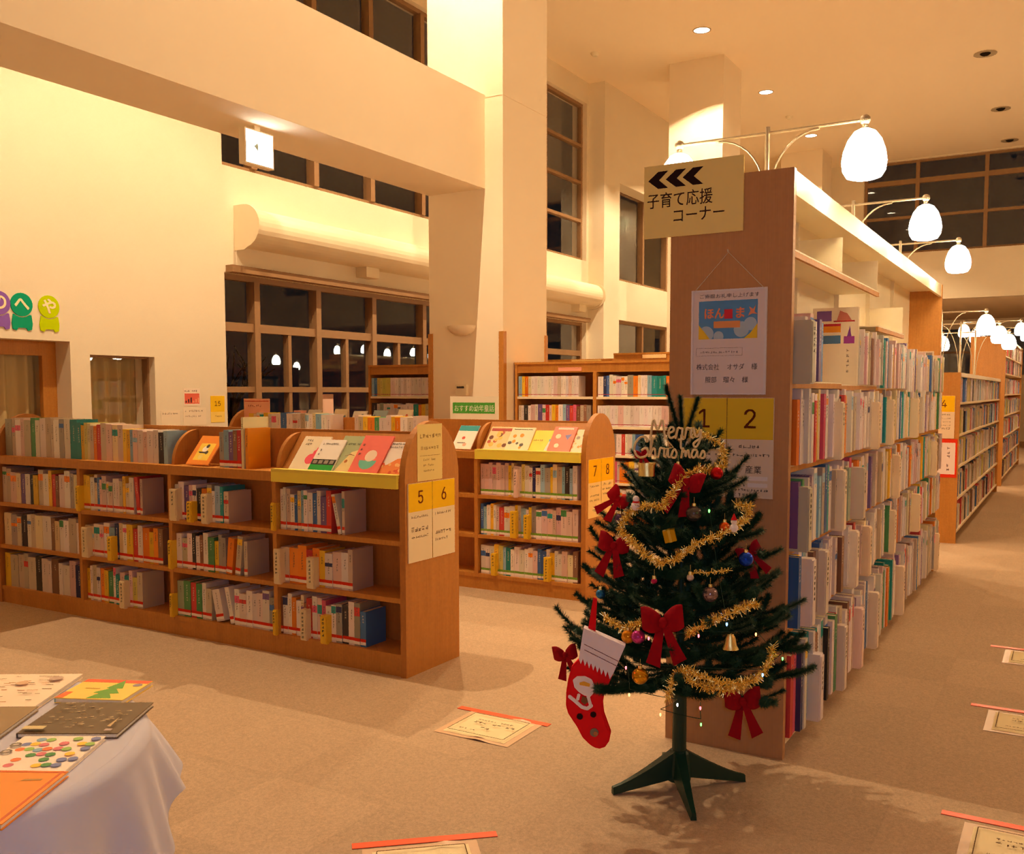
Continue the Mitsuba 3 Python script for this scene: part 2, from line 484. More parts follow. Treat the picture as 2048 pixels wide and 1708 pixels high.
mb = MB()
twig(mb, (-13.5, 12.6, -0.12), (0, 0, 1), 1.5, 0.09, 0)
put('trunk', mb, 'dark', tk)

# D-shaped housing above the big window
h = thing('duct_housing', 'long cream rounded duct housing on the wall above the big dark window', 'duct')
prof = [(0.0, 2.90), (0.0, 3.28), (0.13, 3.28)] + [(0.13 + 0.19 * math.sin(a), 3.09 + 0.19 * math.cos(a)) for a in np.linspace(0, PI, 15)[1:-1]] + [(0.13, 2.90)]
m = MB().poly(Polygon(prof), 0.02, 8.08, (240, 230, 200), frame((WX, 15.1, 0), (1, 0, 0), (0, 0, 1)))
put('body', m, 'shelf_steel', h)
prof2 = [(0.0, 2.86), (0.0, 3.31), (0.14, 3.31)] + [(0.14 + 0.215 * math.sin(a), 3.095 + 0.215 * math.cos(a)) for a in np.linspace(0, PI, 15)[1:-1]] + [(0.14, 2.86)]
put('end_plate', MB().poly(Polygon(prof2), 0, 0.02, (240, 230, 200), frame((WX, 7.0, 0), (1, 0, 0), (0, 0, 1))), 'shelf_steel', h)
put('end_plate', MB().poly(Polygon(prof2), 0, 0.02, (240, 230, 200), frame((WX, 15.11, 0), (1, 0, 0), (0, 0, 1))), 'shelf_steel', h)
for y in (9.0, 13.2, 14.6):
    put('bracket', MB().box(WX, y - 0.12, 2.78, WX + 0.16, y + 0.12, 2.90), 'shelf_steel', h)
m = MB().box(WX, 6.86, 2.63, WX + 0.10, 15.03, 2.70)
struct('trim_1', m, 'window_frame')

# ceiling downlights
for i, (x, y) in enumerate(DOWN):
    inview = (x, y) in [(-4.93, 13.79), (-4.93, 17.15), (-4.93, 20.48)]
    dl = thing('downlight', ['round glowing ceiling downlight in the row over the window side', 'round ceiling downlight behind the camera'][0 if inview else 1], 'light', 'ceiling downlights')
    if inview:
        labels[dl] = {'label': {13.79: 'round lit downlight nearest above the second column', 17.15: 'round lit downlight between the second and third columns', 20.48: 'smallest lit ceiling downlight just before the third column'}[y], 'category': 'light', 'group': 'lit ceiling downlights'}
    else:
        labels[dl] = {'label': '%s ceiling downlight outside the photograph, counted from behind the camera' % ('first', 'second', 'third', 'fourth')[i], 'category': 'light'}
    m = MB().lathe([(0.115, -0.006), (0.135, -0.006), (0.135, 0.0), (0.115, 0.0)], 24, (x, y, CEIL))
    put('trim_ring', m, 'lamp_metal', dl, smooth=30)
    a = np.arange(24) * 2 * PI / 24
    V = np.vstack([[[x, y, CEIL - 0.004]], np.stack([x + 0.115 * np.cos(a), y + 0.115 * np.sin(a), np.full(24, CEIL - 0.004)], 1)])
    F = [[0, 1 + (j + 1) % 24, 1 + j] for j in range(24)]
    m = MB().add(V, F)
    if inview:
        put('lens', m, 'lamp_glass', dl, emitter={'type': 'area', 'sampling_weight': 0.02, 'radiance': {'type': 'rgb', 'value': [10.0, 8.0, 5.0]}})
    else:
        put('lens', m, 'lamp_glass', dl)
for i, (x, y) in enumerate(((-1.43, 17.0), (-1.42, 20.4), (-1.41, 23.0))):
    dl = thing('recessed_light', ['nearest', 'middle', 'farthest'][i] + ' dark unlit recessed ceiling fitting in the row over the right aisle', 'light', 'unlit ceiling fittings')
    m = MB().lathe([(0.0, -0.002), (0.10, -0.002), (0.14, -0.012), (0.17, -0.012), (0.17, 0.0)], 20, (x, y, CEIL))
    put('ring', m, 'lamp_metal', dl, smooth=30)
    put('socket', MB().lathe([(0.0, -0.03), (0.05, -0.03), (0.08, -0.003)], 16, (x, y, CEIL)), 'dark', dl)
for (x, y, l) in ((-6.69, 13.84, 'small round smoke detector on the ceiling near the window strip'), (-4.97, 18.87, 'small round smoke detector on the ceiling between two downlights')):
    k = put('smoke_detector', MB().lathe([(0.0, -0.05), (0.04, -0.05), (0.06, -0.03), (0.07, 0.0)], 20, (x, y, CEIL)), 'shelf_steel', smooth=40)
    lab(k, l, 'smoke detector')

# exit sign under the beam, wall lamp and thermostat on the column
e = thing('exit_sign', 'glowing white square exit sign hanging under the beam', 'sign')
put('case', MB().box(-5.52, 5.26, 3.15, -5.455, 5.56, 3.415).box(-5.50, 5.38, 3.41, -5.475, 5.44, 3.455), 'shelf_steel', e)
M = frame((-5.4545, 5.27, 3.16), (0, 1, 0), (0, 0, 1))
put('lit_face', MB().add(M(np.array([[0, 0, 0.001], [0.28, 0, 0.001], [0.28, 0.245, 0.001], [0, 0.245, 0.001]])), [[0, 1, 2, 3]]), 'lamp_glass', e, emitter={'type': 'area', 'sampling_weight': 0.4, 'radiance': {'type': 'rgb', 'value': [5.0, 5.2, 5.0]}})
put('arrow', MB().poly(Polygon([(0.08, 0.13), (0.12, 0.16), (0.12, 0.10)]), 0.0015, 0.003, (190, 215, 205), M), 'paper', e)

s = thing('wall_lamp', 'cream half-bowl wall lamp on the near column', 'wall light')
pr_ = [(0.165 * math.sin(a), 2.10 - 0.105 * (1 - 0) * (math.cos(a))) for a in np.linspace(0.05, PI / 2, 10)]
V, F = [], []
n = 17
for (r_, z_) in pr_:
    for j in range(n):
        a = PI + PI * j / (n - 1)
        V.append([-5.455 + r_ * math.cos(a), 8.2 + 0.85 * r_ * math.sin(a), z_])
for i in range(len(pr_) - 1):
    for j in range(n - 1):
        F.append([i * n + j, i * n + j + 1, (i + 1) * n + j + 1, (i + 1) * n + j])
put('bowl', MB().add(V, F), 'beam_paint', s, smooth=True)
put('back_plate', MB().box(-5.56, 8.185, 2.0, -5.35, 8.2, 2.09), 'shelf_steel', s)
s = thing('thermostat', 'small cream control box on the near column above the green notice', 'thermostat')
put('box', MB().box(-5.52, 8.16, 1.385, -5.385, 8.2, 1.50), 'shelf_steel', s)
put('display', MB().box(-5.50, 8.157, 1.46, -5.41, 8.161, 1.48, (60, 55, 50)), 'gloss', s)


# ------------------------------------------------------------------ books
COL = {'w': (238, 230, 222), 'c': (232, 214, 172), 'e': (206, 190, 168), 'p': (226, 194, 188), 'r': (206, 62, 58), 'o': (236, 134, 30), 'y': (240, 196, 50), 'Y': (214, 204, 110),
       'g': (70, 140, 84), 't': (40, 148, 146), 'b': (62, 108, 176), 'n': (40, 48, 96), 'v': (112, 84, 140), 'k': (48, 42, 44), 'a': (166, 158, 150), 'l': (150, 190, 214),
       'm': (140, 98, 74), 'P': (222, 96, 130), 's': (166, 176, 156), 'd': (236, 226, 226)}
CN = {'w': 'white', 'c': 'cream', 'e': 'beige', 'p': 'pale pink', 'r': 'red', 'o': 'orange', 'y': 'yellow', 'Y': 'pale green', 'g': 'green', 't': 'teal', 'b': 'blue', 'n': 'navy', 'v': 'purple',
      'k': 'black', 'a': 'grey', 'l': 'light blue', 'm': 'brown', 'P': 'bright pink', 's': 'sage', 'd': 'whitish'}
ORD = ['zeroth', 'first', 'second', 'third', 'fourth', 'fifth', 'sixth', 'seventh', 'eighth', 'ninth', 'tenth', 'eleventh', 'twelfth', 'thirteenth', 'fourteenth', 'fifteenth', 'sixteenth',
       'seventeenth', 'eighteenth', 'nineteenth', 'twentieth']


def ordinal(i):
    if i <= 20:
        return ORD[i]
    return '%d%s' % (i, {1: 'st', 2: 'nd', 3: 'rd'}.get(i % 10, 'th'))


def shade(c, r, k=14):
    q = r.uniform(-k, k)
    return tuple(max(6, min(250, v * 0.93 + q + r.uniform(-5, 5))) for v in c)


def book_mesh(t, h, d, col, r, band=None, accent=None, title=True, M=None):
    """local: x along the row, y up... returns (cover, pages, label) builders; local axes x=row, y=depth inward, z=up"""
    c = 0.0022
    cov = MB()
    cov.box(0, 0, 0, c, d, h, col, M).box(t - c, 0, 0, t, d, h, col, M).box(c, 0, 0, t - c, c, h, col, M)
    if title:
        tc = (70, 60, 66) if sum(col) > 380 else (236, 226, 206)
        if accent:
            a0 = h * r.choice((0.62, 0.7, 0.78))
            cov.box(c * 0.3, -0.0004, a0, t - c * 0.3, 0.0003, a0 + h * r.uniform(0.08, 0.22), accent, M)
        s = min(t * 0.5, 0.0105)
        if s > 0.004:
            z = h * r.uniform(0.84, 0.93)
            for _ in range(r.randint(3, 7)):
                z -= s * 1.35
                if z < h * 0.3:
                    break
                x = t / 2 - s / 2
                for q in range(2):
                    if r.random() < 0.5:
                        cov.box(x + s * 0.1, -0.0007, z + s * (0.15 + 0.45 * q), x + s * 0.9, 0, z + s * (0.33 + 0.45 * q), tc, M)
                    else:
                        cov.box(x + s * (0.1 + 0.5 * q), -0.0007, z + s * 0.1, x + s * (0.28 + 0.5 * q), 0, z + s * 0.9, tc, M)
    pg = MB().box(c, c, 0.003, t - c, d - 0.004, h - 0.003, (236, 226, 200), M)
    lb = None
    if band is not None:
        lb = MB()
        if band[1]:
            lb.box(0.0005, -0.0009, 0.010, t - 0.0005, 0, 0.030, (244, 240, 232), M)
            lb.box(0.0005, -0.0011, 0.026, t - 0.0005, 0, 0.042, band[0], M)
        else:
            lb.box(0.0005, -0.0010, 0.018, t - 0.0005, 0, 0.024, band[0], M)
    return cov, pg, lb


def place_M(O, U, D, lean=0.0, pivot=0.0, Z=(0, 0, 1)):
    O, U, D, Z = (np.array(q, float) for q in (O, U, D, Z))
    cl, sl = math.cos(lean), math.sin(lean)

    def M(p):
        x = p[:, 0] - pivot
        z = p[:, 2]
        X = pivot + cl * x + sl * z
        Zc = -sl * x + cl * z
        return O + np.outer(X, U) + np.outer(p[:, 1], D) + np.outer(Zc, Z)
    return M


shelved = []        # (size in the picture, label, group, cover, pages, label strip)
MOST_BOOKS = 300


def stand_book(label, O, U, D, t, h, d, col, r, group, band=None, accent=None, lean=0.0, into=None):
    piv = t if lean > 0 else 0.0
    M = place_M(O, U, D, lean, piv)
    cov, pg, lb = book_mesh(t, h, d, col, r, band, accent, M=M)
    if into is not None:
        for q in (cov, pg, lb):
            if q is not None:
                v, f, cc = q.arrays()
                into.v.append(v)
                into.f.append(f + into.n)
                into.c.append(cc)
                into.n += len(v)
        return
    q = M(np.array([[0, 0, 0], [t, 0, 0], [t, 0, h], [0, 0, h], [t, d, h]], float)) - np.array(CAM)
    c = np.stack([q @ RGT, q @ DWN, q @ FWD], 1)
    px = 1898.47 * c[:, :2] / np.maximum(c[:, 2:], 0.1) + np.array([1024, 926.2])
    ar = lambda *k: abs(sum(px[k[i]][0] * px[k[(i + 1) % len(k)]][1] - px[k[(i + 1) % len(k)]][0] * px[k[i]][1] for i in range(len(k)))) / 2
    ctr = px.mean(0)
    size = ar(0, 1, 2, 3) if 0 < ctr[0] < 2048 and 0 < ctr[1] < 1708 and c[:, 2].min() > 0.1 else 0.0
    shelved.append((size, label, group, cov, pg, lb))


def plate(O, U, D, w, h, stick, col, label, group, lean=0.0, text=True, r=rng):
    """an index plate (a stiff sheet between the books) that sticks out in front of the spines, rounded front edge"""
    M = place_M(O, U, D, lean, 0)
    k = thing('index_plate', label, 'shelf divider', group)
    mb = MB().box(0, 0.0, 0, w, 0.16, h, col, M)
    mb.box(0.003, -0.006, 0.006, w - 0.003, 0.0, h - 0.006, col, M)
    put('plate', mb, 'gloss', k)
    if text and w > 0.012:
        tx = MB()
        s = min(w * 0.45, 0.014)
        z = h * 0.85
        for _ in range(r.randint(4, 7)):
            for q in range(2):
                if r.random() < 0.5:
                    tx.box(w / 2 - s * 0.45, -0.0075, z + s * 0.5 * q, w / 2 + s * 0.45, -0.0055, z + s * (0.5 * q + 0.22), (70, 64, 60), M)
                else:
                    tx.box(w / 2 - s * 0.4 + s * 0.5 * q, -0.0075, z, w / 2 - s * 0.2 + s * 0.5 * q, -0.0055, z + s * 0.8, (70, 64, 60), M)
            z -= s * 1.5
        put('lettering', tx, 'paper', k)


def row(codes, x0, x1, O, U, D, hmean, dmean, where, group, r, band=None, tmean=0.021, hvar=0.016, from_txt='from left', into=None, mono=False, fit=True, front_jit=0.006, whites='w'):
    """stand a row of books from x0 towards x1 along U (O is the shelf's front line point at x=0)."""
    O, U, D = (np.array(q, float) for q in (O, U, D))
    codes = list(codes)
    n = sum(1 for c in codes if c not in '|/<>')
    th = [tmean * r.uniform(0.65, 1.45) for _ in codes]
    if fit:
        tot = sum(t for t, c in zip(th, codes) if c not in '|/<>')
        k = (x1 - x0) / tot
        th = [t * k for t in th]
    x = x0
    i = 0
    lean = 0.0
    for c, t in zip(codes, th):
        if c in '</':
            lean = -0.10 if c == '<' else -0.22
            continue
        if c == '>':
            lean = 0.12
            continue
        i += 1
        h = hmean + r.uniform(-hvar, hvar) * (1.3 if not mono else 0.15)
        d = dmean + r.uniform(-0.012, 0.012)
        col = shade(COL[c], r)
        acc = COL[r.choice('robgvtlPyn')] if (c in 'wcepda' and r.random() < 0.35 and not mono) else None
        p = O + U * x + D * (r.uniform(0, front_jit))
        if lean > 0:
            p = p + U * 0.0
        adv = t
        if lean:
            adv = t + 0.006
            p = p + U * (math.sin(abs(lean)) * h if lean < 0 else 0.0)
            adv = t / math.cos(lean) + math.sin(abs(lean)) * h * (1.0 if lean < 0 else 1.0)
        p = p + np.array([0, 0, 0.0 if lean == 0 else math.sin(abs(lean)) * 0.0])
        stand_book('%s book, %s %s, %s' % (CN[c], ordinal(i), from_txt, where), p, U, D, t - 0.0006, h, d, col, r, group, band, acc, lean, into)
        x += adv
        lean = 0.0
    return x


# ------------------------------------------------------------------ low double-sided bookcases
XE = -2.81       # their end panels
def low_case(y0, xl, name_label, divs):
    k = thing('low_bookcase', name_label, 'bookcase')
    yc, yb = y0 + 0.235, y0 + 0.47
    # end panel with a rounded top
    arch = [(y0, 0.0), (yb, 0.0), (yb, 0.985)] + [(yc + 0.235 * math.cos(a), 0.985 + 0.29 * math.sin(a)) for a in np.linspace(0, PI, 25)[1:-1]] + [(y0, 0.985)]
    put('end_panel', MB().poly(Polygon(arch), 0, 0.035, (0, 0, 0), frame((XE - 0.035, 0, 0), (0, 1, 0), (0, 0, 1))), 'wood_panel', k)
    put('end_panel', MB().poly(Polygon(arch), 0, 0.035, (0, 0, 0), frame((xl, 0, 0), (0, 1, 0), (0, 0, 1))), 'wood_panel', k)
    a, b = xl + 0.035, XE - 0.035
    put('plinth', MB().box(a, y0 + 0.012, 0.0, b, yb - 0.012, 0.088), 'wood', k)
    put('top_board', MB().box(a, y0 - 0.004, 0.945, b, yb + 0.004, 0.998), 'wood', k)
    put('back_board', MB().box(a, yc - 0.008, 0.113, b, yc + 0.008, 0.945), 'wood_panel', k)
    put('display_board', MB().box(a, yc - 0.009, 0.998, b, yc + 0.009, 1.218), 'wood_panel', k)
    ds = [a] + divs + [b]
    for dx in divs:
        put('divider', MB().box(dx - 0.014, y0 + 0.002, 0.088, dx + 0.014, yc - 0.008, 0.945), 'wood', k)
    for i in range(len(ds) - 1):
        l = ds[i] + (0.014 if i else 0)
        q = ds[i + 1] - (0.014 if i < len(ds) - 2 else 0)
        for z in (0.113, 0.397, 0.685):
            put('shelf', MB().box(l, y0 + 0.004, z - 0.025, q, yc - 0.008, z), 'wood', k)
    return k


def quarter_panel(k, x, y0):
    pts = [(y0 + 0.045, 0.998), (y0 + 0.226, 0.998), (y0 + 0.226, 1.20)] + [(y0 + 0.226 - 0.181 * math.sin(a), 0.998 + 0.202 * math.cos(a)) for a in np.linspace(0, PI / 2, 12)[1:-1]]
    put('quarter_panel', MB().poly(Polygon(pts), -0.012, 0.012, (0, 0, 0), frame((x, 0, 0), (0, 1, 0), (0, 0, 1))), 'wood_panel', k)


def ledge(k, x0, x1, y0):
    m = MB().box(x0, y0 - 0.022, 0.945, x1, y0 - 0.004, 1.012, (240, 226, 84)).box(x0, y0 - 0.022, 0.998, x1, y0 + 0.03, 1.014, (226, 208, 90))
    put('yellow_ledge', m, 'gloss', k)
    m = MB()
    v = np.array([[x0, y0 + 0.05, 0.999], [x1, y0 + 0.05, 0.999], [x1, y0 + 0.222, 1.205], [x0, y0 + 0.222, 1.205], [x0, y0 + 0.226, 0.999], [x1, y0 + 0.226, 0.999]])
    m.add(v, [[0, 1, 2], [0, 2, 3], [0, 3, 4], [1, 5, 2]], (0, 0, 0))
    put('sloped_rest', m, 'wood_panel', k)


RED = (214, 60, 34)
GRN = (120, 160, 60)
Y1 = 3.71
C1 = low_case(Y1, -6.27, 'nearest low double-sided wooden bookcase with a rounded end and signs 5 and 6', [-5.365, -4.52, -3.69])
for x in (-4.535, -3.70):
    quarter_panel(C1, x, Y1)
ledge(C1, -3.685, XE - 0.036, Y1)
Y2 = 5.71
C2 = low_case(Y2, -6.22, 'second low double-sided wooden bookcase with signs 7 and 8', [-5.365, -4.52, -3.69])
quarter_panel(C2, -3.70, Y2)
ledge(C2, -3.685, XE - 0.036, Y2)
Y3 = 7.15

U, D = (1, 0, 0), (0, 1, 0)
rb = random.Random(11)
G1 = 'books on the nearest low bookcase'
ROWS1 = [
    # bay x-range, z, codes, fill end, band, mean height
    (-6.22, -5.385, 0.685, 'eepcvwkyewyrmwwac', 1.0, None, 0.215, 'top shelf', 'first bay'),
    (-6.22, -5.385, 0.397, 'caekwecwmcwwew', 1.0, None, 0.215, 'middle shelf', 'first bay'),
    (-6.22, -5.385, 0.113, 'yeeeekwwmwwpn', 1.0, None, 0.215, 'bottom shelf', 'first bay'),
    (-5.345, -4.54, 0.685, 'yywcbppwpwweyew<re', 0.66, RED, 0.205, 'top shelf', 'second bay'),
    (-5.345, -4.54, 0.397, 'ccwpwlncwyrwoyom', 0.90, RED, 0.205, 'middle shelf', 'second bay'),
    (-5.345, -4.54, 0.113, 'ywewoygwtptpYe', 0.66, RED, 0.205, 'bottom shelf', 'second bay'),
    (-4.50, -3.71, 0.685, 'wwvpwkoawlte', 0.55, RED, 0.200, 'top shelf', 'third bay'),
    (-4.50, -3.71, 0.397, 'wewkwmwgyaa>o>ee', 0.66, RED, 0.200, 'middle shelf', 'third bay'),
    (-4.50, -3.71, 0.113, 'sgrgwe/w/wwwwwwwam', 0.95, RED, 0.200, 'bottom shelf', 'third bay'),
    (-3.67, -2.86, 0.685, 'wwpwbclwwbwvr/we', 0.50, RED, 0.210, 'top shelf', 'fourth bay'),
    (-3.67, -2.86, 0.397, 'eooroywpwe', 0.62, RED, 0.195, 'middle shelf', 'fourth bay'),
    (-3.67, -2.86, 0.113, 'wwowcmrwpPwwakwab', 0.72, RED, 0.205, 'bottom shelf', 'fourth bay'),
]
for (a, b, z, codes, fill, band, hm, rw, bay) in ROWS1:
    row(codes, a, a + (b - a) * fill, (0, Y1 + 0.024, z), U, D, hm, 0.165, '%s, %s, nearest low bookcase' % (rw, bay), G1, rb, (band, True) if band else None, hvar=0.018)
G1t = 'books standing on top of the nearest low bookcase'
row('aewpegwweewawt', -6.22, -5.45, (0, Y1 + 0.06, 0.998), U, D, 0.252, 0.15, 'left group atop the nearest low bookcase', G1t, rb, None, hvar=0.010)
row('tyYceorepce', -5.45, -5.0, (0, Y1 + 0.06, 0.998), U, D, 0.222, 0.15, 'middle group atop the nearest low bookcase', G1t, rb, None, hvar=0.010)
row('yylpwpwwkl', -5.0, -4.60, (0, Y1 + 0.06, 0.998), U, D, 0.192, 0.15, 'right group atop the nearest low bookcase', G1t, rb, None, hvar=0.006)
row('alvmre', -4.15, -3.95, (0, Y1 + 0.045, 0.998), U, D, 0.205, 0.16, 'between panels atop the nearest low bookcase', G1t, rb, (RED, True), hvar=0.006)
stand_book('tall orange picture book beside the rounded panel on top of the nearest bookcase', (-3.93, Y1 + 0.035, 0.998), U, D, 0.02, 0.225, 0.17, (232, 150, 30), rb, G1t)
stand_book('tallest pale green picture book behind the orange one on top of the nearest low bookcase', (-3.955, Y1 + 0.03, 0.998), U, D, 0.016, 0.285, 0.19, (226, 222, 176), rb, G1t)

# index plates on the nearest low bookcase
PL = [(-5.372, 0.655, 0.026, 0.16, 'y', 'yellow index plate at the divider between first and second bays, upper row'),
      (-4.505, 0.67, 0.06, 0.185, 'c', 'wide cream index plate at the left of the third bay, upper row'),
      (-4.528, 0.375, 0.028, 0.17, 'y', 'yellow index plate on the divider left of the third bay, middle row'),
      (-4.525, 0.10, 0.022, 0.14, 'y', 'yellow index plate on the divider left of the third bay, bottom row'),
      (-3.70, 0.665, 0.024, 0.15, 'y', 'yellow index plate on the divider left of the fourth bay, upper row'),
      (-3.685, 0.38, 0.045, 0.19, 'c', 'cream index plate at the left of the fourth bay, middle row'),
      (-3.70, 0.10, 0.024, 0.14, 'y', 'yellow index plate on the divider left of the fourth bay, bottom row'),
      (-3.45, 0.385, 0.05, 0.165, 'c', 'pale index plate among the books of the fourth bay, middle row'),
      (-3.50, 0.10, 0.04, 0.165, 'c', 'cream index plate among the books of the fourth bay, bottom row'),
      (-3.36, 0.095, 0.044, 0.15, 'y', 'yellow index plate among the books of the fourth bay, bottom row'),
      (-5.08, 0.385, 0.045, 0.15, 'y', 'yellow index plate among the books of the second bay, middle row'),
      (-5.33, 0.385, 0.055, 0.19, 'c', 'cream index plate at the left of the second bay, middle row'),
      (-4.98, 0.095, 0.05, 0.17, 'c', 'cream index plate among the books of the second bay, bottom row'),
      (-4.36, 0.672, 0.04, 0.12, 'y', 'yellow index plate among the books of the third bay, upper row'),
      (-4.24, 0.665, 0.05, 0.17, 'c', 'cream index plate among the books of the third bay, upper row')]
for (x, z, w_, h_, c, l) in PL:
    z = {0: 0.118, 1: 0.402, 2: 0.690}[0 if z < 0.2 else 1 if z < 0.5 else 2]
    col = (226, 186, 40) if c == 'y' else (222, 206, 166)
    plate((x, Y1 - 0.012, z - 0.012), U, D, w_, h_, 0.03, col, l, 'index plates on the nearest low bookcase')


# ---- face-out picture books: cover art is flat coloured print
def face_book(label, O, U, V, w, h, t, col, art, group=None, spine=None):
    """lies with its front cover in the plane O,U,V; art: list of (polygon, colour)"""
    U, V = np.array(U, float), np.array(V, float)
    N = np.cross(U, V)
    M = frame(O, U, V, N)
    b = thing('book', label, 'book', group)
    c = MB()
    c.box(0, 0, t - 0.002, w, h, t, col, M).box(0, 0, 0, w, h, 0.002, col, M).box(0, 0, 0.002, 0.003, h, t - 0.002, spine or col, M)
    put('cover', c, 'gloss', b)
    if art:
        a = MB()
        lim = sbox(0.001, 0.001, w - 0.001, h - 0.001)
        for i, (p, cc) in enumerate(art):
            a.poly(p.intersection(lim), t + 0.0001 * i, t + 0.0004 + 0.0001 * i, cc, M)
        put('cover_print', a, 'gloss', b)
    put('pages', MB().box(0.003, 0.002, 0.002, w - 0.003, h - 0.002, t - 0.002, (238, 228, 204), M), 'paper', b)
    return b


def dots(r, w, h, n, s, cols, y0=0.0, y1=1.0):
    return [(Point(r.uniform(0.1, 0.9) * w, (y0 + (y1 - y0) * r.random()) * h).buffer(s * r.uniform(0.6, 1.2), 8), r.choice(cols)) for _ in range(n)]


def glyph_rows(r, x, y, s, n, lines, col):
    out = []
    for l in range(lines):
        for i in range(n):
            xx, yy = x + i * s * 1.15, y - l * s * 1.8
            for _ in range(3):
                if r.random() < 0.5:
                    q = yy + s * r.random() * 0.8
                    out.append((sbox(xx, q, xx + s * 0.85, q + s * 0.16), col))
                else:
                    q = xx + s * r.random() * 0.7
                    out.append((sbox(q, yy, q + s * 0.16, yy + s * 0.9), col))
    return out


ra = random.Random(21)


def tilt_axes(y0):
    v = np.array([0, 0.172, 0.206])
    v /= np.linalg.norm(v)
    return (1, 0, 0), v


Uv, Vv = tilt_axes(Y1)
Nv = np.cross(Uv, Vv)


def display(x, w, h, col, art, label, y0, group, lift=0.0):
    o = np.array([x, y0 + 0.048, 1.001]) + Nv * (0.004 + lift)
    # the lower edge rests on the top board behind the ledge
    face_book(label, o, Uv, Vv, w, h, 0.008, col, art, group)


GD1 = 'face-out picture books on the nearest low bookcase'
duck = [(Point(0.115, 0.075).buffer(0.034, 12), (238, 88, 110)), (Point(0.132, 0.118).buffer(0.018, 12), (238, 88, 110)), (sbox(0.128, 0.12, 0.136, 0.15), (238, 100, 120))]
display(-3.62, 0.19, 0.225, (240, 226, 196), duck + glyph_rows(ra, 0.03, 0.19, 0.014, 3, 2, (110, 100, 96)), 'cream picture book with a pink shape, leftmost on the near yellow ledge', Y1, GD1)
display(-3.475, 0.165, 0.20, (244, 238, 228), [(sbox(0, 0, 0.165, 0.035), (20, 160, 60)), (sbox(0, 0.035, 0.165, 0.07), (40, 36, 36))] + [(sbox(0.012 + 0.038 * i, 0.042, 0.038 + 0.038 * i, 0.064), (150, 140, 130)) for i in range(4)] + glyph_rows(ra, 0.02, 0.165, 0.012, 8, 1, (90, 80, 80)) + glyph_rows(ra, 0.02, 0.12, 0.014, 1, 2, (90, 80, 80)), 'white picture book with a black and bright green base, second on the near yellow ledge', Y1, GD1, 0.009)
display(-3.345, 0.175, 0.235, (172, 184, 140), [(Polygon([(0.04, 0.0), (0.175, 0.0), (0.175, 0.16), (0.10, 0.13)]), (238, 214, 150)), (Polygon([(0.06, 0.1), (0.10, 0.118), (0.14, 0.105), (0.10, 0.112)]), (150, 96, 60)), (Point(0.09, 0.07).buffer(0.01), (190, 120, 60))] + glyph_rows(ra, 0.02, 0.175, 0.013, 8, 1, (100, 110, 90)), 'sage green picture book with a cream hill, third on the near yellow ledge', Y1, GD1)
display(-3.20, 0.19, 0.235, (240, 116, 104), [(Point(0.095, 0.075).buffer(0.055, 16).intersection(sbox(0, 0, 0.2, 0.075)), (110, 190, 170)), (Point(0.10, 0.105).buffer(0.036, 16), (246, 220, 196))] + glyph_rows(ra, 0.015, 0.165, 0.016, 1, 3, (90, 50, 60)), 'coral picture book with a pale disc over teal, fourth on the near yellow ledge', Y1, GD1, 0.009)
display(-3.03, 0.165, 0.205, (244, 234, 222), [(Polygon([(0.0, 0.0), (0.165, 0.0), (0.165, 0.11), (0.10, 0.10), (0.05, 0.06), (0.0, 0.05)]), (238, 136, 70))] + dots(ra, 0.165, 0.2, 9, 0.01, [(246, 190, 120), (220, 90, 50)], 0.05, 0.35) + glyph_rows(ra, 0.02, 0.185, 0.012, 9, 2, (80, 70, 74)), 'white picture book with orange shapes, rightmost on the near yellow ledge', Y1, GD1)
bird = [(sbox(0.035, 0.03, 0.155, 0.15), (250, 212, 70)), (Point(0.09, 0.11).buffer(0.022), (250, 244, 230)), (Point(0.085, 0.055).buffer(0.018), (244, 220, 120)), (Polygon([(0.045, 0.09), (0.13, 0.09), (0.12, 0.078), (0.06, 0.08)]), (50, 40, 40)), (Point(0.10, 0.13).buffer(0.013), (60, 50, 50)), (Point(0.115, 0.085).buffer(0.012), (70, 60, 50))]
display(-4.42, 0.185, 0.205, (240, 140, 30), bird, 'orange picture book with a yellow square, face-out beside the rounded panel atop the nearest bookcase', Y1, GD1)

GD2 = 'face-out picture books on the second low bookcase'
display(-3.685 + 0.03, 0.2, 0.21, (232, 206, 150), dots(ra, 0.2, 0.21, 12, 0.018, [(120, 70, 40), (190, 90, 60), (240, 190, 90)], 0.2, 0.85) + [(sbox(0.01, 0.17, 0.19, 0.195), (176, 70, 60))], 'tan picture book crowded with brown shapes, leftmost on the far yellow ledge', Y2, GD2)
display(-3.47, 0.19, 0.20, (242, 226, 186), dots(ra, 0.19, 0.2, 8, 0.014, [(60, 50, 50), (230, 150, 40), (90, 80, 70)], 0.1, 0.7) + [(sbox(0.02, 0.18, 0.17, 0.185), (90, 80, 70))], 'cream picture book with dark squiggles, second on the far yellow ledge', Y2, GD2, 0.009)
display(-3.30, 0.20, 0.185, (248, 222, 70), [(Polygon([(0.14, 0.01), (0.19, 0.01), (0.175, 0.09), (0.155, 0.09)]), (230, 230, 210)), (Point(0.165, 0.1).buffer(0.012), (120, 170, 190))] + glyph_rows(ra, 0.03, 0.09, 0.014, 5, 1, (160, 120, 40)), 'bright yellow picture book in the middle of the far yellow ledge', Y2, GD2)
display(-3.13, 0.175, 0.215, (240, 128, 100), [(Point(0.05, 0.13).buffer(0.02), (250, 226, 190)), (Polygon([(0.10, 0.14), (0.15, 0.15), (0.13, 0.10)]), (120, 110, 170)), (Point(0.06, 0.05).buffer(0.018), (250, 230, 200)), (sbox(0.03, 0.19, 0.15, 0.205), (250, 210, 190))], 'coral picture book with two pale shapes, fourth on the far yellow ledge', Y2, GD2, 0.009)
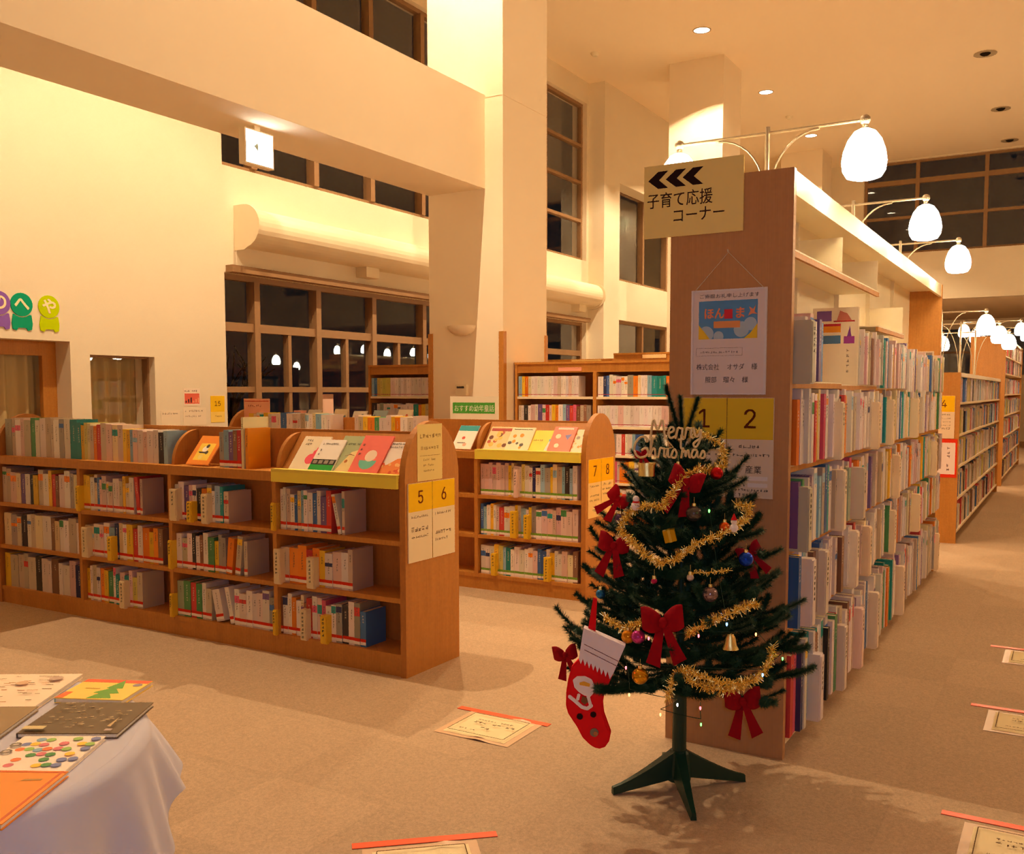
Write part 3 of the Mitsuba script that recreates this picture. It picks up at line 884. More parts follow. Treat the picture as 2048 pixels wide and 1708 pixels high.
display(-2.99, 0.14, 0.20, (244, 222, 180), dots(ra, 0.14, 0.2, 9, 0.013, [(150, 130, 110), (226, 150, 60), (240, 190, 120)]), 'pale cream picture book at the rounded end of the far yellow ledge', Y2, GD2)
display(-3.93, 0.17, 0.215, (244, 232, 214), [(sbox(0, 0.165, 0.17, 0.215), (40, 150, 150)), (Point(0.07, 0.1).buffer(0.014), (210, 80, 60)), (sbox(0.03, 0.05, 0.1, 0.06), (130, 120, 110)), (Point(0.1, 0.04).buffer(0.016), (220, 170, 140))], 'white picture book with a teal top band, beside the far yellow ledge', Y2, GD2)

G2 = 'books on the second low bookcase'
for (z, codes, fill, rw, hm) in ((0.685, 'pppppppycwwYwwnwlaycelklw', 0.97, 'top shelf', 0.225), (0.397, 'blwywprwwyelwyawppppppp', 0.98, 'middle shelf', 0.215), (0.113, 'wwwyYltwwwwwpbbwywwpcm', 0.98, 'bottom shelf', 0.205)):
    row(codes, -3.665, -3.665 + 0.80 * fill, (0, Y2 + 0.024, z), U, D, hm, 0.165, '%s, second low bookcase' % rw, G2, rb, (GRN, True), hvar=0.012)
for (x, z, w_, h_, c, l) in [(-3.40, 0.402, 0.05, 0.19, 'y', 'yellow index plate in the middle row of the second low bookcase, left of two'), (-3.29, 0.402, 0.04, 0.17, 'y', 'yellow index plate in the middle row of the second low bookcase, right of two'),
                             (-3.56, 0.118, 0.04, 0.16, 'y', 'yellow index plate in the bottom row of the second low bookcase, left of two'), (-3.13, 0.118, 0.045, 0.17, 'y', 'yellow index plate in the bottom row of the second low bookcase, right of two'),
                             (-3.37, 0.690, 0.03, 0.2, 'c', 'pink-white index plate in the top row of the second low bookcase')]:
    plate((x, Y2 - 0.006, z - 0.008), U, D, w_, h_, 0.03, (226, 186, 40) if c == 'y' else (228, 200, 190), l, 'index plates on the second low bookcase')
row('ycwwywwwbwwwewwclww', -6.0, -5.1, (0, Y2 + 0.05, 0.998), U, D, 0.25, 0.16, 'on top of the second low bookcase', 'books standing on top of the second low bookcase', rb, None, hvar=0.006)
row('eeyogwwyowew', -4.85, -4.25, (0, Y2 + 0.05, 0.998), U, D, 0.235, 0.16, 'right group atop the second low bookcase', 'books standing on top of the second low bookcase', rb, None, hvar=0.008)

# third low bookcase, only its top shows
C3 = thing('low_bookcase', 'third low wooden bookcase, only its top showing below the big window', 'bookcase')
put('body', MB().box(-7.1, Y3, 0, -4.25, Y3 + 0.45, 0.998), 'wood', C3)
put('display_board', MB().box(-7.1, Y3 + 0.2, 0.998, -4.25, Y3 + 0.22, 1.16), 'wood_panel', C3)
rc = random.Random(5)
for i, x in enumerate((-6.95, -6.75, -6.4, -6.15, -5.9, -5.6)):
    V3 = np.array([0, 0.45, 0.893])
    face_book(('pink', 'pale', 'cream', 'white', 'bluish', 'ivory')[i] + ' picture book on the rest above the third low bookcase, %s from left' % ordinal(i + 1), np.array([x, Y3 + 0.045, 1.0]), (1, 0, 0), V3, 0.17, 0.26 + 0.01 * (i % 3), 0.008,
              [(220, 160, 150), (200, 196, 190), (230, 214, 180), (236, 232, 226), (150, 176, 190), (238, 230, 205)][i], dots(rc, 0.17, 0.22, 5, 0.02, [(200, 90, 60), (90, 110, 140), (230, 200, 120)]), 'face-out books above the third low bookcase')

# ------------------------------------------------------------------ signs
def number_sign(name, label, M, w, h, split, nums, r, top=(240, 196, 40), low=(236, 222, 190), lines=5, extra=None, inkn=(110, 50, 30)):
    k = thing(name, label, 'sign')
    put('board', MB().box(0, 0, 0, w, h, 0.006, low, M), 'paper', k)
    hy = h * split
    a = MB()
    a.box(0.002, hy, 0.006, w / 2 - 0.0015, h - 0.002, 0.0072, top, M)
    a.box(w / 2 + 0.0015, hy, 0.006, w - 0.002, h - 0.002, 0.0072, top, M)
    a.box(w / 2 - 0.0012, 0, 0.006, w / 2 + 0.0012, h, 0.0076, (150, 120, 50), M)
    put('yellow_heading', a, 'paper', k)
    t = MB()
    nh = (h - hy) * 0.46
    for i, s in enumerate(nums):
        p = text_poly(s, nh)
        bw = p.bounds[2] - p.bounds[0]
        write(t, s, w * (0.25 + 0.5 * i) - bw / 2 - p.bounds[0], hy + (h - hy) * 0.27, nh, inkn, M, 0.0012, base=0.0072)
    put('numbers', t, 'paper', k)
    t = MB()
    if extra:
        extra(t)
    else:
        for i in range(2):
            for l in range(lines):
                n = r.randint(5, 9)
                s = w * 0.36 / n / 1.12
                if l >= 1 and r.random() < 0.25:
                    continue
                scribble(t, w * (0.06 + 0.5 * i), hy - (l + 1) * hy * 0.8 / (lines + 1), s, n, (110, 88, 66), M, r, 0.0008, 0.006)
    put('small_print', t, 'paper', k)
    return k


rs = random.Random(33)
number_sign('shelf_sign', 'yellow and cream sign with numbers 5 and 6 on the nearest low bookcase end', frame((XE + 0.001, 3.727, 0.575), (0, 1, 0), (0, 0, 1)), 0.405, 0.395, 0.64, ('5', '6'), rs)
number_sign('shelf_sign', 'yellow and cream sign with numbers 7 and 8 on the second low bookcase end', frame((XE + 0.001, 5.735, 0.565), (0, 1, 0), (0, 0, 1)), 0.40, 0.40, 0.60, ('7', '8'), rs, top=(244, 186, 30), low=(240, 206, 140))
k = thing('notice', 'plain buff notice taped on the rounded end above signs 5 and 6', 'notice')
M = frame((XE + 0.001, 3.812, 0.975), (0, 1, 0), (0, 0, 1))
put('sheet', MB().box(0, 0, 0, 0.215, 0.285, 0.001, (228, 208, 140), M), 'paper', k)
t = MB()
for (y, s, n, x) in ((0.215, 0.024, 7, 0.02), (0.155, 0.02, 7, 0.03), (0.10, 0.012, 8, 0.05), (0.072, 0.012, 7, 0.05), (0.045, 0.012, 7, 0.05)):
    scribble(t, x, y, s, n, (150, 124, 70), M, rs, 0.0006, 0.001)
t.box(0.02, 0.125, 0.001, 0.195, 0.1275, 0.0016, (170, 140, 80), M)
put('print', t, 'paper', k)

# ------------------------------------------------------------------ tall bookcase along the aisle
YT, XT0, XT1 = 3.605, -1.405, -0.925
TB = thing('tall_bookcase', 'tall double-sided bookcase with a wooden end panel, cool light in its colour, behind the tree', 'bookcase')
put('end_panel', MB().box(XT0, YT, 0, XT1, YT + 0.035, 2.248), 'cool_lit_wood', TB)
put('end_panel', MB().box(XT0, 8.105, 0, XT1, 8.14, 2.248), 'wood', TB)
XM = (XT0 + XT1) / 2
put('top_board', MB().box(XT0 + 0.006, YT + 0.035, 2.205, XT1 - 0.006, 8.105, 2.246), 'shelf_steel', TB)
for (xa, xb) in ((XT1 - 0.022, XT1 - 0.004), (XT0 + 0.004, XT0 + 0.022)):
    put('top_fascia', MB().box(xa, YT + 0.035, 2.155, xb, 8.105, 2.205), 'shelf_steel', TB)
put('centre_panel', MB().box(XM - 0.006, YT + 0.035, 0.0, XM + 0.006, 8.105, 2.205), 'shelf_steel', TB)
put('plinth', MB().box(XT0 + 0.03, YT + 0.035, 0, XM - 0.006, 8.105, 0.047).box(XM + 0.006, YT + 0.035, 0, XT1 - 0.04, 8.105, 0.047), 'shelf_steel', TB)
BAYS = [YT + 0.035 + i * 0.894 for i in range(6)]
for i in range(1, 5):
    put('upright', MB().box(XM - 0.03, BAYS[i] - 0.015, 0.1, XM + 0.03, BAYS[i] + 0.015, 2.2), 'shelf_steel', TB)
LV = {0: (0.075, 0.51, 0.82, 1.14, 1.462, 1.955), 1: (0.075, 0.51, 0.82, 1.14, 1.455, 1.955), 2: (0.075, 0.51, 0.82, 1.14, 1.44, 1.775), 3: (0.075, 0.51, 0.82, 1.14, 1.42), 4: (0.075, 0.51, 0.82, 1.14, 1.42)}
for i in range(5):
    ya, yb = BAYS[i] + 0.001, BAYS[i + 1] - 0.001
    for z in LV[i]:
        if z > 0.2:
            s = MB().box(XM + 0.006, ya, z - 0.006, XT1 - 0.004, yb, z)
            put('shelf_lip', MB().box(XT1 - 0.018, ya, z - 0.028, XT1 - 0.004, yb, z - 0.006), 'wood', TB)
        else:
            s = MB().box(XM + 0.006, ya, z - 0.028, XT1 - 0.004, yb, z)
        put('shelf', s, 'shelf_steel', TB)
        if z > 1.6:
            put('shelf_bracket', MB().box(XM + 0.03, yb - 0.004, z, XT1 - 0.015, yb, z + 0.165), 'shelf_steel', TB)
            if i in (0, 1):
                put('shelf_bracket', MB().box(XM + 0.03, ya, z, XT1 - 0.015, ya + 0.004, z + 0.165), 'shelf_steel', TB)

UT, DT = (0, 1, 0), (-1, 0, 0)
GT = 'books on the tall aisle bookcase'
rt = random.Random(17)
TROWS = [  # z key, height mean, codes per bay 0 and 1
    (4, 0.250, 0.20, 'awpwwbvb', (3.70, 4.03), 'wwrpwcwweewmcdpdewwa', (4.90, 5.37)),
    (3, 0.268, 0.20, 'odpdddprdeycpPdcvwawewedkrop', None, 'dwdpewdcddpdwcwedmdpwcdw', None),
    (2, 0.268, 0.20, 'vgwdwvwddlblabtwdepdrwd', None, 'ysedPdodcdwedpdvwdecdpd', None),
    (1, 0.260, 0.20, 'bydlPwmebwbrwdrdwedcmp', None, 'wdPdcwdrdpdcwedvdwdpdew', None),
    (0, 0.345, 0.21, 'rPnwyYtwdmtdwkdwgrwed', None, 'dmdwedvdwdpdcwebdwdped', None),
]
RN = {4: 'uppermost book row', 3: 'second row down', 2: 'third row down', 1: 'fourth row down', 0: 'bottom row'}
stuff = MB()
for (lv, hm, dm, c0, r0, c1, r1) in TROWS:
    for i, (codes, rg) in enumerate(((c0, r0), (c1, r1))):
        a, b = rg or (BAYS[i] + 0.012, BAYS[i + 1] - 0.01)
        row(codes, a, b, (XT1 + 0.038, 0, LV[i][lv]), UT, DT, hm, dm, '%s, %s tall bay' % (RN[lv], ('near', 'second')[i]), GT, rt, None, tmean=0.034, hvar=0.02, from_txt='from the tree end', front_jit=0.035)
    for i in (2, 3, 4):
        codes = ''.join(rt.choice('wwdddddppeeccwddcppdaormbvtgyc') for _ in range(24))
        row(codes, BAYS[i] + 0.012, BAYS[i + 1] - 0.01, (XT1 + 0.038, 0, LV[i][lv]), UT, DT, hm, dm, 'x', GT, rt, None, hvar=0.02, into=stuff, front_jit=0.035)
# the tall white magazine guide with a coloured cover, facing the tree end
face_book('tall white magazine with coloured boxes on its cover, facing the tree on the tall bookcase', np.array([-1.135, 4.862, LV[1][4]]), (1, 0, 0), (0, 0, 1), 0.215, 0.375, 0.03, (242, 226, 196),
          [(sbox(0.02, 0.255, 0.135, 0.285), (236, 150, 30)), (sbox(0.01, 0.285, 0.135, 0.297), (190, 40, 50)), (sbox(0.02, 0.20, 0.135, 0.24), (70, 110, 150)), (sbox(0.02, 0.31, 0.09, 0.36), (120, 80, 150)), (sbox(0.10, 0.305, 0.2, 0.312), (180, 50, 50)),
           (Polygon([(0.115, 0.312), (0.185, 0.312), (0.165, 0.345), (0.13, 0.36)]), (200, 120, 100)), (sbox(0.15, 0.20, 0.2, 0.235), (140, 50, 130)), (Polygon([(0.165, 0.235), (0.185, 0.235), (0.178, 0.285)]), (110, 50, 130))]
          + glyph_rows(ra, 0.165, 0.16, 0.014, 1, 5, (120, 96, 70)), GT)
face_book('large pale magazine standing at the far end of the tall bookcase, face towards the tree', np.array([-1.12, 7.70, LV[4][4]]), (1, 0, 0), (0, 0, 1), 0.2, 0.30, 0.03, (226, 200, 170),
          [(sbox(0.03, 0.03, 0.07, 0.1), (150, 60, 60)), (sbox(0.03, 0.12, 0.08, 0.19), (170, 120, 90)), (sbox(0.1, 0.27, 0.19, 0.29), (140, 120, 110))], GT)
# index plates sticking out of the tall bookcase
for (y, lv, h_, l, col) in [(3.655, 4, 0.24, 'grey-green index plate at the tree end of the uppermost book row', (186, 184, 166)), (3.66, 2, 0.25, 'grey-green index plate at the tree end of the third row', (190, 188, 168)),
                            (3.75, 1, 0.27, 'white index plate at the tree end of the fourth row', (228, 218, 214)), (3.98, 1, 0.27, 'large pale index plate with a ring mark in the fourth row', (216, 206, 190)),
                            (4.22, 3, 0.25, 'cream index plate in the second row of the near bay', (232, 214, 184)), (3.93, 0, 0.28, 'white index plate with a teal band in the bottom row', (228, 218, 220)),
                            (4.40, 0, 0.30, 'tall white index plate in the bottom row before the second bay', (226, 212, 200)), (4.75, 2, 0.25, 'grey index plate in the third row of the second bay', (196, 186, 170)),
                            (5.1, 3, 0.24, 'cream index plate in the second row of the second bay', (234, 212, 178)), (4.95, 1, 0.25, 'cream index plate in the fourth row of the second bay', (230, 208, 176)),
                            (4.30, 2, 0.27, 'cream index plate in the third row just before the second bay', (232, 216, 190)), (4.62, 1, 0.27, 'whitish index plate in the fourth row, first of the second bay', (234, 220, 200)),
                            (5.22, 0, 0.30, 'cream index plate in the bottom row at the end of the second bay', (230, 212, 190)), (4.80, 0, 0.30, 'pinkish index plate in the bottom row of the second bay', (234, 206, 196)),
                            (5.55, 3, 0.25, 'cream index plate in the second row of the third bay', (238, 216, 180)), (5.80, 2, 0.25, 'cream index plate in the third row of the third bay', (236, 214, 180)),
                            (5.70, 1, 0.25, 'cream index plate in the fourth row of the third bay', (236, 216, 184)), (6.10, 0, 0.30, 'cream index plate in the bottom row of the third bay', (232, 214, 190)),
                            (6.50, 3, 0.25, 'cream index plate in the second row of the fourth bay', (240, 216, 178)), (6.70, 1, 0.25, 'cream index plate in the fourth row of the fourth bay', (238, 214, 178)),
                            (7.50, 2, 0.25, 'cream index plate in the third row of the farthest bay', (238, 214, 178)), (7.80, 0, 0.28, 'cream index plate in the bottom row of the farthest bay', (238, 214, 178))]:
    z = LV[min(4, int((y - BAYS[0]) / 0.894))][lv]
    plate((XT1 + 0.062, y, z - 0.012), UT, DT, 0.052, h_, 0.03, col, l, 'index plates on the tall aisle bookcase')

# sign panels on the end panel (facing the camera side)
YP = YT - 0.001
PU, PV = (1, 0, 0), (0, 0, 1)
k = thing('direction_sign', 'pale yellow sign with three black arrows pointing left on the tall bookcase end', 'sign')
M = frame((-1.518, YP, 2.032), PU, PV)
put('board', MB().box(0, 0, 0, 0.405, 0.283, 0.006, (240, 224, 150), M), 'paper', k)
a = MB()
for i in range(3):
    x = 0.018 + 0.066 * i
    pts = [(x, 0.225), (x + 0.042, 0.258), (x + 0.083, 0.258), (x + 0.045, 0.225), (x + 0.083, 0.192), (x + 0.042, 0.192)]
    if i:
        pts = [(px + 0.008 * (1 if i == 1 else 1.5), py) for px, py in pts]
    a.poly(Polygon(pts), 0.006, 0.0072, (44, 30, 32), M)
put('arrows', a, 'paper', k)
t = MB()
write(t, '子育て応援', 0.012, 0.122, 0.047, (64, 44, 36), M, 0.001, width=0.268, base=0.006)
write(t, 'コーナー', 0.118, 0.058, 0.045, (64, 44, 36), M, 0.001, width=0.205, base=0.006)
put('lettering', t, 'paper', k)

k = thing('framed_notice', 'white notice in a thin silver frame hanging from a string on the end panel', 'notice')
M = frame((-1.313, YP, 1.410), PU, PV)
put('sheet', MB().box(0.006, 0.004, 0.001, 0.292, 0.402, 0.004, (222, 214, 222), M), 'paper', k)
f = MB().box(0, 0, 0, 0.008, 0.405, 0.008, (220, 220, 232), M).box(0.290, 0, 0, 0.298, 0.405, 0.008, (220, 220, 232), M).box(0.008, 0, 0, 0.290, 0.006, 0.007, (220, 220, 232), M).box(0.008, 0.399, 0, 0.290, 0.405, 0.007, (220, 220, 232), M)
put('frame', f, 'gloss', k)
a = MB()
a.box(0.03, 0.215, 0.004, 0.262, 0.362, 0.0045, (92, 150, 212), M)
for (cx, cy, rr) in ((0.20, 0.25, 0.03), (0.235, 0.27, 0.025), (0.06, 0.235, 0.03), (0.11, 0.225, 0.02)):
    a.poly(Point(cx, cy).buffer(rr, 10).intersection(sbox(0.03, 0.215, 0.262, 0.362)), 0.0045, 0.0048, (170, 196, 226), M)
a.box(0.09, 0.257, 0.0048, 0.195, 0.283, 0.0053, (226, 160, 110), M)
a.poly(Polygon([(0.03, 0.215), (0.075, 0.215), (0.06, 0.235), (0.03, 0.27)]), 0.0048, 0.0053, (232, 204, 70), M)
a.poly(Polygon([(0.262, 0.215), (0.21, 0.215), (0.235, 0.235), (0.262, 0.27)]), 0.0048, 0.0053, (232, 204, 70), M)
write(a, 'ほん', 0.048, 0.297, 0.034, (226, 140, 110), M, 0.0006, bold=True, width=0.08, base=0.0048)
a.box(0.132, 0.292, 0.0048, 0.165, 0.328, 0.0054, (206, 60, 80), M)
write(a, 'ま', 0.170, 0.297, 0.034, (226, 140, 110), M, 0.0006, bold=True, base=0.0048)
a.poly(Polygon([(0.225, 0.30), (0.235, 0.32), (0.228, 0.335), (0.245, 0.325), (0.255, 0.34), (0.25, 0.315), (0.262, 0.305), (0.242, 0.308)]), 0.0048, 0.0054, (230, 150, 120), M)
put('picture', a, 'paper', k)
t = MB()
write(t, 'ご寄贈お礼申し上げます', 0.03, 0.374, 0.013, (70, 62, 80), M, 0.0006, width=0.235, base=0.004)
for (x0_, y0_, x1_, y1_) in ((0.02, 0.15, 0.205, 0.151), (0.02, 0.18, 0.205, 0.181), (0.02, 0.15, 0.021, 0.181), (0.204, 0.15, 0.205, 0.181)):
    t.box(x0_, y0_, 0.004, x1_, y1_, 0.0045, (120, 110, 126), M)
scribble(t, 0.038, 0.160, 0.009, 15, (90, 80, 96), M, rs, 0.0005, 0.004)
write(t, '株式会社', 0.022, 0.098, 0.019, (60, 54, 70), M, 0.0006, width=0.092, base=0.004)
write(t, 'オサダ', 0.145, 0.098, 0.019, (60, 54, 70), M, 0.0006, width=0.066, base=0.004)
write(t, '様', 0.24, 0.098, 0.019, (60, 54, 70), M, 0.0006, base=0.004)
write(t, '服部', 0.058, 0.048, 0.019, (60, 54, 70), M, 0.0006, width=0.045, base=0.004)
write(t, '瑠々', 0.13, 0.048, 0.019, (60, 54, 70), M, 0.0006, width=0.045, base=0.004)
write(t, '様', 0.205, 0.048, 0.019, (60, 54, 70), M, 0.0006, base=0.004)
put('lettering', t, 'paper', k)
put('string', MB().tube([(-1.300, YP - 0.006, 1.812), (-1.168, YP - 0.004, 1.955), (-1.028, YP - 0.006, 1.812)], 0.0016, 5), 'clear_plastic', k)
put('hook', MB().tube([(-1.168, YP + 0.001, 1.958), (-1.168, YP - 0.012, 1.958), (-1.168, YP - 0.014, 1.965)], 0.003, 6), 'silver', k)


def extra12(t):
    M_ = M12
    write(t, '6', 0.195 + 0.018, 0.098, 0.022, (70, 60, 56), M_, 0.0008, base=0.006)
    write(t, '産業', 0.195 + 0.062, 0.098, 0.024, (70, 60, 56), M_, 0.0008, width=0.062, base=0.006)
    for (x, y, s, n) in ((0.232, 0.192, 0.015, 5), (0.208, 0.160, 0.013, 10), (0.205, 0.070, 0.013, 4), (0.205, 0.044, 0.013, 4), (0.205, 0.026, 0.011, 12), (0.232, 0.006, 0.013, 5)):
        scribble(t, x, y, s, n, (84, 74, 68), M_, rs, 0.0008, 0.006)
    t.box(0.268, 0.068, 0.006, 0.345, 0.084, 0.0068, (236, 232, 236), M_).box(0.268, 0.042, 0.006, 0.345, 0.058, 0.0068, (236, 232, 236), M_)
    for (x, y, s, n) in ((0.03, 0.192, 0.015, 6), (0.02, 0.160, 0.013, 9), (0.02, 0.10, 0.02, 5), (0.02, 0.06, 0.013, 8)):
        scribble(t, x, y, s, n, (84, 74, 68), M_, rs, 0.0008, 0.006)


M12 = frame((-1.346, YP, 1.012), PU, PV)
number_sign('shelf_sign', 'yellow and white sign with numbers 1 and 2 behind the tree top', M12, 0.365, 0.386, 0.585, ('1', '2'), rs, top=(226, 200, 60), low=(226, 212, 196), extra=extra12, inkn=(96, 44, 24))

# ------------------------------------------------------------------ bookcase lamps with glass shades
def shelf_lamp(y, base, arm, label, x=-1.155, left=True, right=True):
    k = thing('bookcase_lamp', label, 'lamp', 'twin-armed lamps on the bookcases')
    put('post', MB().tube([(x, y, base), (x, y, arm + 0.025)], 0.010, 10).lathe([(0.0, 0.012), (0.035, 0.012), (0.04, 0.0)], 16, (x, y, base)), 'lamp_metal', k, smooth=30)
    put('arm', MB().tube([(x - 0.385, y, arm), (x + 0.385, y, arm)], 0.0065, 8), 'lamp_metal', k, smooth=30)
    for s in (-1, 1):
        a = np.linspace(0, PI / 2, 10)
        put('curved_brace', MB().tube([(x + s * (0.012 + 0.2 * (1 - math.cos(q))), y, base + 0.01 + (arm - base - 0.02) * math.sin(q)) for q in a], 0.0045, 6), 'lamp_metal', k, smooth=30)
        put('ball_joint', MB().ball((x + s * 0.39, y, arm), 0.021).tube([(x + s * 0.39, y, arm - 0.015), (x + s * 0.39, y, arm - 0.04)], 0.012, 10), 'lamp_metal', k, smooth=True)
        prof = [(0.018, 0.0), (0.042, -0.012), (0.066, -0.045), (0.082, -0.09), (0.088, -0.13), (0.083, -0.165), (0.066, -0.192), (0.045, -0.198), (0.0, -0.198)]
        put('glass_shade', MB().lathe(prof[::-1], 24, (x + s * 0.39, y, arm - 0.035)), 'lamp_glass', k, smooth=True, emitter={'type': 'area', 'sampling_weight': 2.0 if y < 9 else 0.6, 'radiance': {'type': 'rgb', 'value': GLOBE}})


for i, y in enumerate((4.055, 5.84, 7.56)):
    shelf_lamp(y, 2.246, 2.503, ('nearest', 'second', 'third')[i] + ' twin-shade lamp standing on the tall aisle bookcase')


# ------------------------------------------------------------------ farther ranges along the aisle
def far_range(y0, y1, ztop, label, levels, lamps, plabel, XT0=XT0, XT1=XT1, s_=1):
    XM = (XT0 + XT1) / 2
    xf = XT1 if s_ > 0 else XT0
    k = thing('tall_bookcase', label, 'bookcase')
    put('end_panel', MB().box(XT0, y0, 0, XT1, y0 + 0.035, ztop), 'wood', k)
    put('end_panel', MB().box(XT0, y1 - 0.035, 0, XT1, y1, ztop), 'wood', k)
    put('top_board', MB().box(XT0, y0 + 0.035, ztop - 0.04, XT1, y1 - 0.035, ztop - 0.002), 'shelf_steel', k)
    put('centre_panel', MB().box(XM - 0.008, y0 + 0.035, 0, XM + 0.008, y1 - 0.035, ztop - 0.04), 'shelf_steel', k)
    for z in levels:
        put('shelf', MB().box(XM + s_ * 0.008, y0 + 0.036, z - 0.02, xf - s_ * 0.004, y1 - 0.036, z), 'shelf_steel', k)
        y = y0 + 0.05
        while y < y1 - 0.2:
            n = rt.randint(9, 20)
            L = min(n * 0.032, y1 - 0.1 - y)
            codes = ''.join(rt.choice('wdecpwdcaYmrkbl') for _ in range(n))
            row(codes, y, y + L, (xf - s_ * 0.012, 0, z), UT, (-s_, 0, 0), 0.225, 0.15, 'x', GT, rt, None, hvar=0.02, into=stuff, front_jit=0.03)
            y += L + rt.choice((0.0, 0.0, 0.12))
    for i, y in enumerate(lamps):
        shelf_lamp(y, ztop - 0.002, 2.19 if ztop < 2 else 2.503, plabel % ORD[i + 1], x=XM + 0.01)
    return k


far_range(9.70, 15.1, 1.60, 'shorter aisle bookcase with an orange end panel and a yellow sign 4', (0.11, 0.42, 0.72, 1.02, 1.32), (10.15, 11.95, 13.75), '%s lamp on the shorter aisle bookcase')
far_range(16.0, 21.0, 2.25, 'farthest tall aisle bookcase with a bare orange end panel', (0.11, 0.42, 0.74, 1.06, 1.38, 1.70, 1.96), (16.45, 18.25, 20.05), '%s lamp on the farthest aisle bookcase')
number_sign('shelf_sign', 'yellow sign with the number 4 on the orange end panel of the shorter aisle bookcase', frame((-1.345, 9.699, 0.985), PU, PV), 0.38, 0.40, 0.62, ('3', '4'), rs, top=(246, 196, 30), low=(236, 212, 180))
k = thing('poster', 'red-bordered white poster on the orange end panel under sign 4', 'poster')
M = frame((-1.22, 9.699, 0.62), PU, PV)
put('border', MB().box(0, 0, 0, 0.285, 0.36, 0.004, (226, 60, 34), M), 'paper', k)
put('sheet', MB().box(0.015, 0.03, 0.004, 0.27, 0.325, 0.0052, (240, 222, 214), M), 'paper', k)
t = MB()
for x in (0.2, 0.1):
    for j in range(6):
        scribble(t, x, 0.06 + 0.04 * j, 0.03, 1, (110, 80, 80), M, rs, 0.0006, 0.0052)
put('print', t, 'paper', k)
far_range(3.6, 8.1, 2.25, 'added unseen tall bookcase across the right aisle, holding lamps that brighten it', (0.11, 0.42, 0.74, 1.06, 1.38, 1.70), (4.05, 5.84, 7.56), '%s added lamp brightening the right aisle, on the unseen bookcase across it', 1.28, 1.76, -1)  # unseen range and its lamps, added to brighten the aisle floor and spines
# more twin lamps of the parallel range further right, partly inside the frame
k = thing('tall_bookcase', 'bookcase in the far distance at the right edge', 'bookcase')
put('body', MB().box(0.55, 16.0, 0, 1.03, 21.0, 1.6), 'wood', k)
for i, y in enumerate((17.2, 19.6)):
    shelf_lamp(y, 1.598, 2.19, '%s lamp on the bookcase at the far right edge' % ORD[i + 1], x=0.79)

# ------------------------------------------------------------------ bookcases against the window side (behind the low cases)
def wall_case(name_label, x0, nb, y0, ztop, depth, levels, rows_, where, group, bw=0.9, back='wood_panel'):
    k = thing('bookcase', name_label, 'bookcase')
    x1 = x0 + nb * bw
    put('side', MB().box(x0, y0, 0, x0 + 0.025, y0 + depth, ztop), 'wood', k)
    put('side', MB().box(x1 - 0.025, y0, 0, x1, y0 + depth, ztop), 'wood', k)
    put('top_board', MB().box(x0, y0 - 0.01, ztop, x1, y0 + depth, ztop + 0.022), 'wood', k)
    put('header', MB().box(x0 + 0.025, y0 + 0.01, ztop - 0.085, x1 - 0.025, y0 + 0.03, ztop), 'wood', k)
    put('back', MB().box(x0 + 0.025, y0 + depth - 0.012, 0, x1 - 0.025, y0 + depth, ztop), back, k)
    for i in range(1, nb):
        put('divider', MB().box(x0 + i * bw - 0.018, y0, 0, x0 + i * bw + 0.018, y0 + depth - 0.012, ztop - 0.085), 'wood', k)
    for i in range(nb):
        a = x0 + i * bw + (0.025 if i == 0 else 0.018)
        b = x0 + (i + 1) * bw - (0.025 if i == nb - 1 else 0.018)
        for z in levels:
            put('shelf', MB().box(a, y0 + 0.004, z - 0.024, b, y0 + depth - 0.012, z), 'shelf_steel', k)
        for (li, codes, fill, mono) in rows_.get(i, ()):
            if not codes:
                continue
            L = (b - a - 0.02) * fill
            row(codes, a + 0.01, a + 0.01 + L, (0, y0 + 0.012, levels[li]), U, D, 0.205, 0.15, where % (ORD[len(levels) - li], ORD[i + 1]), group, rt, ((170, 60, 80), False), hvar=0.008, mono=mono)
    return k


LV8 = (0.27, 0.54, 0.81, 1.085, 1.375)
WB = wall_case('wide wooden bookcase with a pink header label beside the near column', -4.945, 3, 8.40, 1.70, 0.33, LV8, {
    0: [(4, 'lyocwwwdwwdpewwdpwdw', 0.82, True), (3, 'ewkdpwvprpyodlvrPmema', 0.98, False), (2, 'yewwddwpeewdcwwdpp', 0.9, True)],
    1: [(4, 'wnbwwdwwaocwwltttoor', 0.98, False), (3, 'ddwddpddddddddpdd', 1.0, True), (2, 'wyydawrwwlbbwwcwwe', 0.9, True), (1, 'waswPpooywwdwlew', 0.85, False), (0, 'wwdlpwwdwedwpw', 0.8, False)],
    2: [(4, 'wdpwwdwwrwdpwdww', 0.9, True), (3, 'wdpwwdwwrwdpwdww', 0.9, True), (2, 'wdeowwdww', 0.5, True)]},
    '%s shelf, %s bay, wide wall bookcase', 'books on the wide wall bookcase')
k = lab(put('header_label', MB().box(-4.45, 8.405, 1.628, -4.19, 8.4095, 1.665, (240, 170, 140)), 'paper'), 'pinkish header label strip on the wide wall bookcase', 'label')
WB2 = wall_case('small wooden wall bookcase left of the near column under the big window', -6.86, 1, 8.40, 1.70, 0.33, LV8, {0: [(4, 'lbYYYYddddddddddd', 0.98, True), (3, 'kwswwddddddtoyc', 0.95, False), (2, 'wdwewdcpwdwe', 0.9, True)]},
    '%s shelf, %s bay, small wall bookcase', 'books on the small wall bookcase', bw=0.90)
wall_case('taller wooden bookcase just behind the wide wall bookcase, only its top showing', -6.1, 1, 11.0, 1.82, 0.35, (0.3, 0.6, 0.9, 1.2, 1.5), {}, '', '', bw=1.05)
k = lab(put('header_label', MB().box(-5.62, 10.984, 1.775, -5.2, 10.989, 1.835, (240, 206, 130)), 'paper'), 'cream header label strip on the middle of three stepped bookcase tops', 'label')
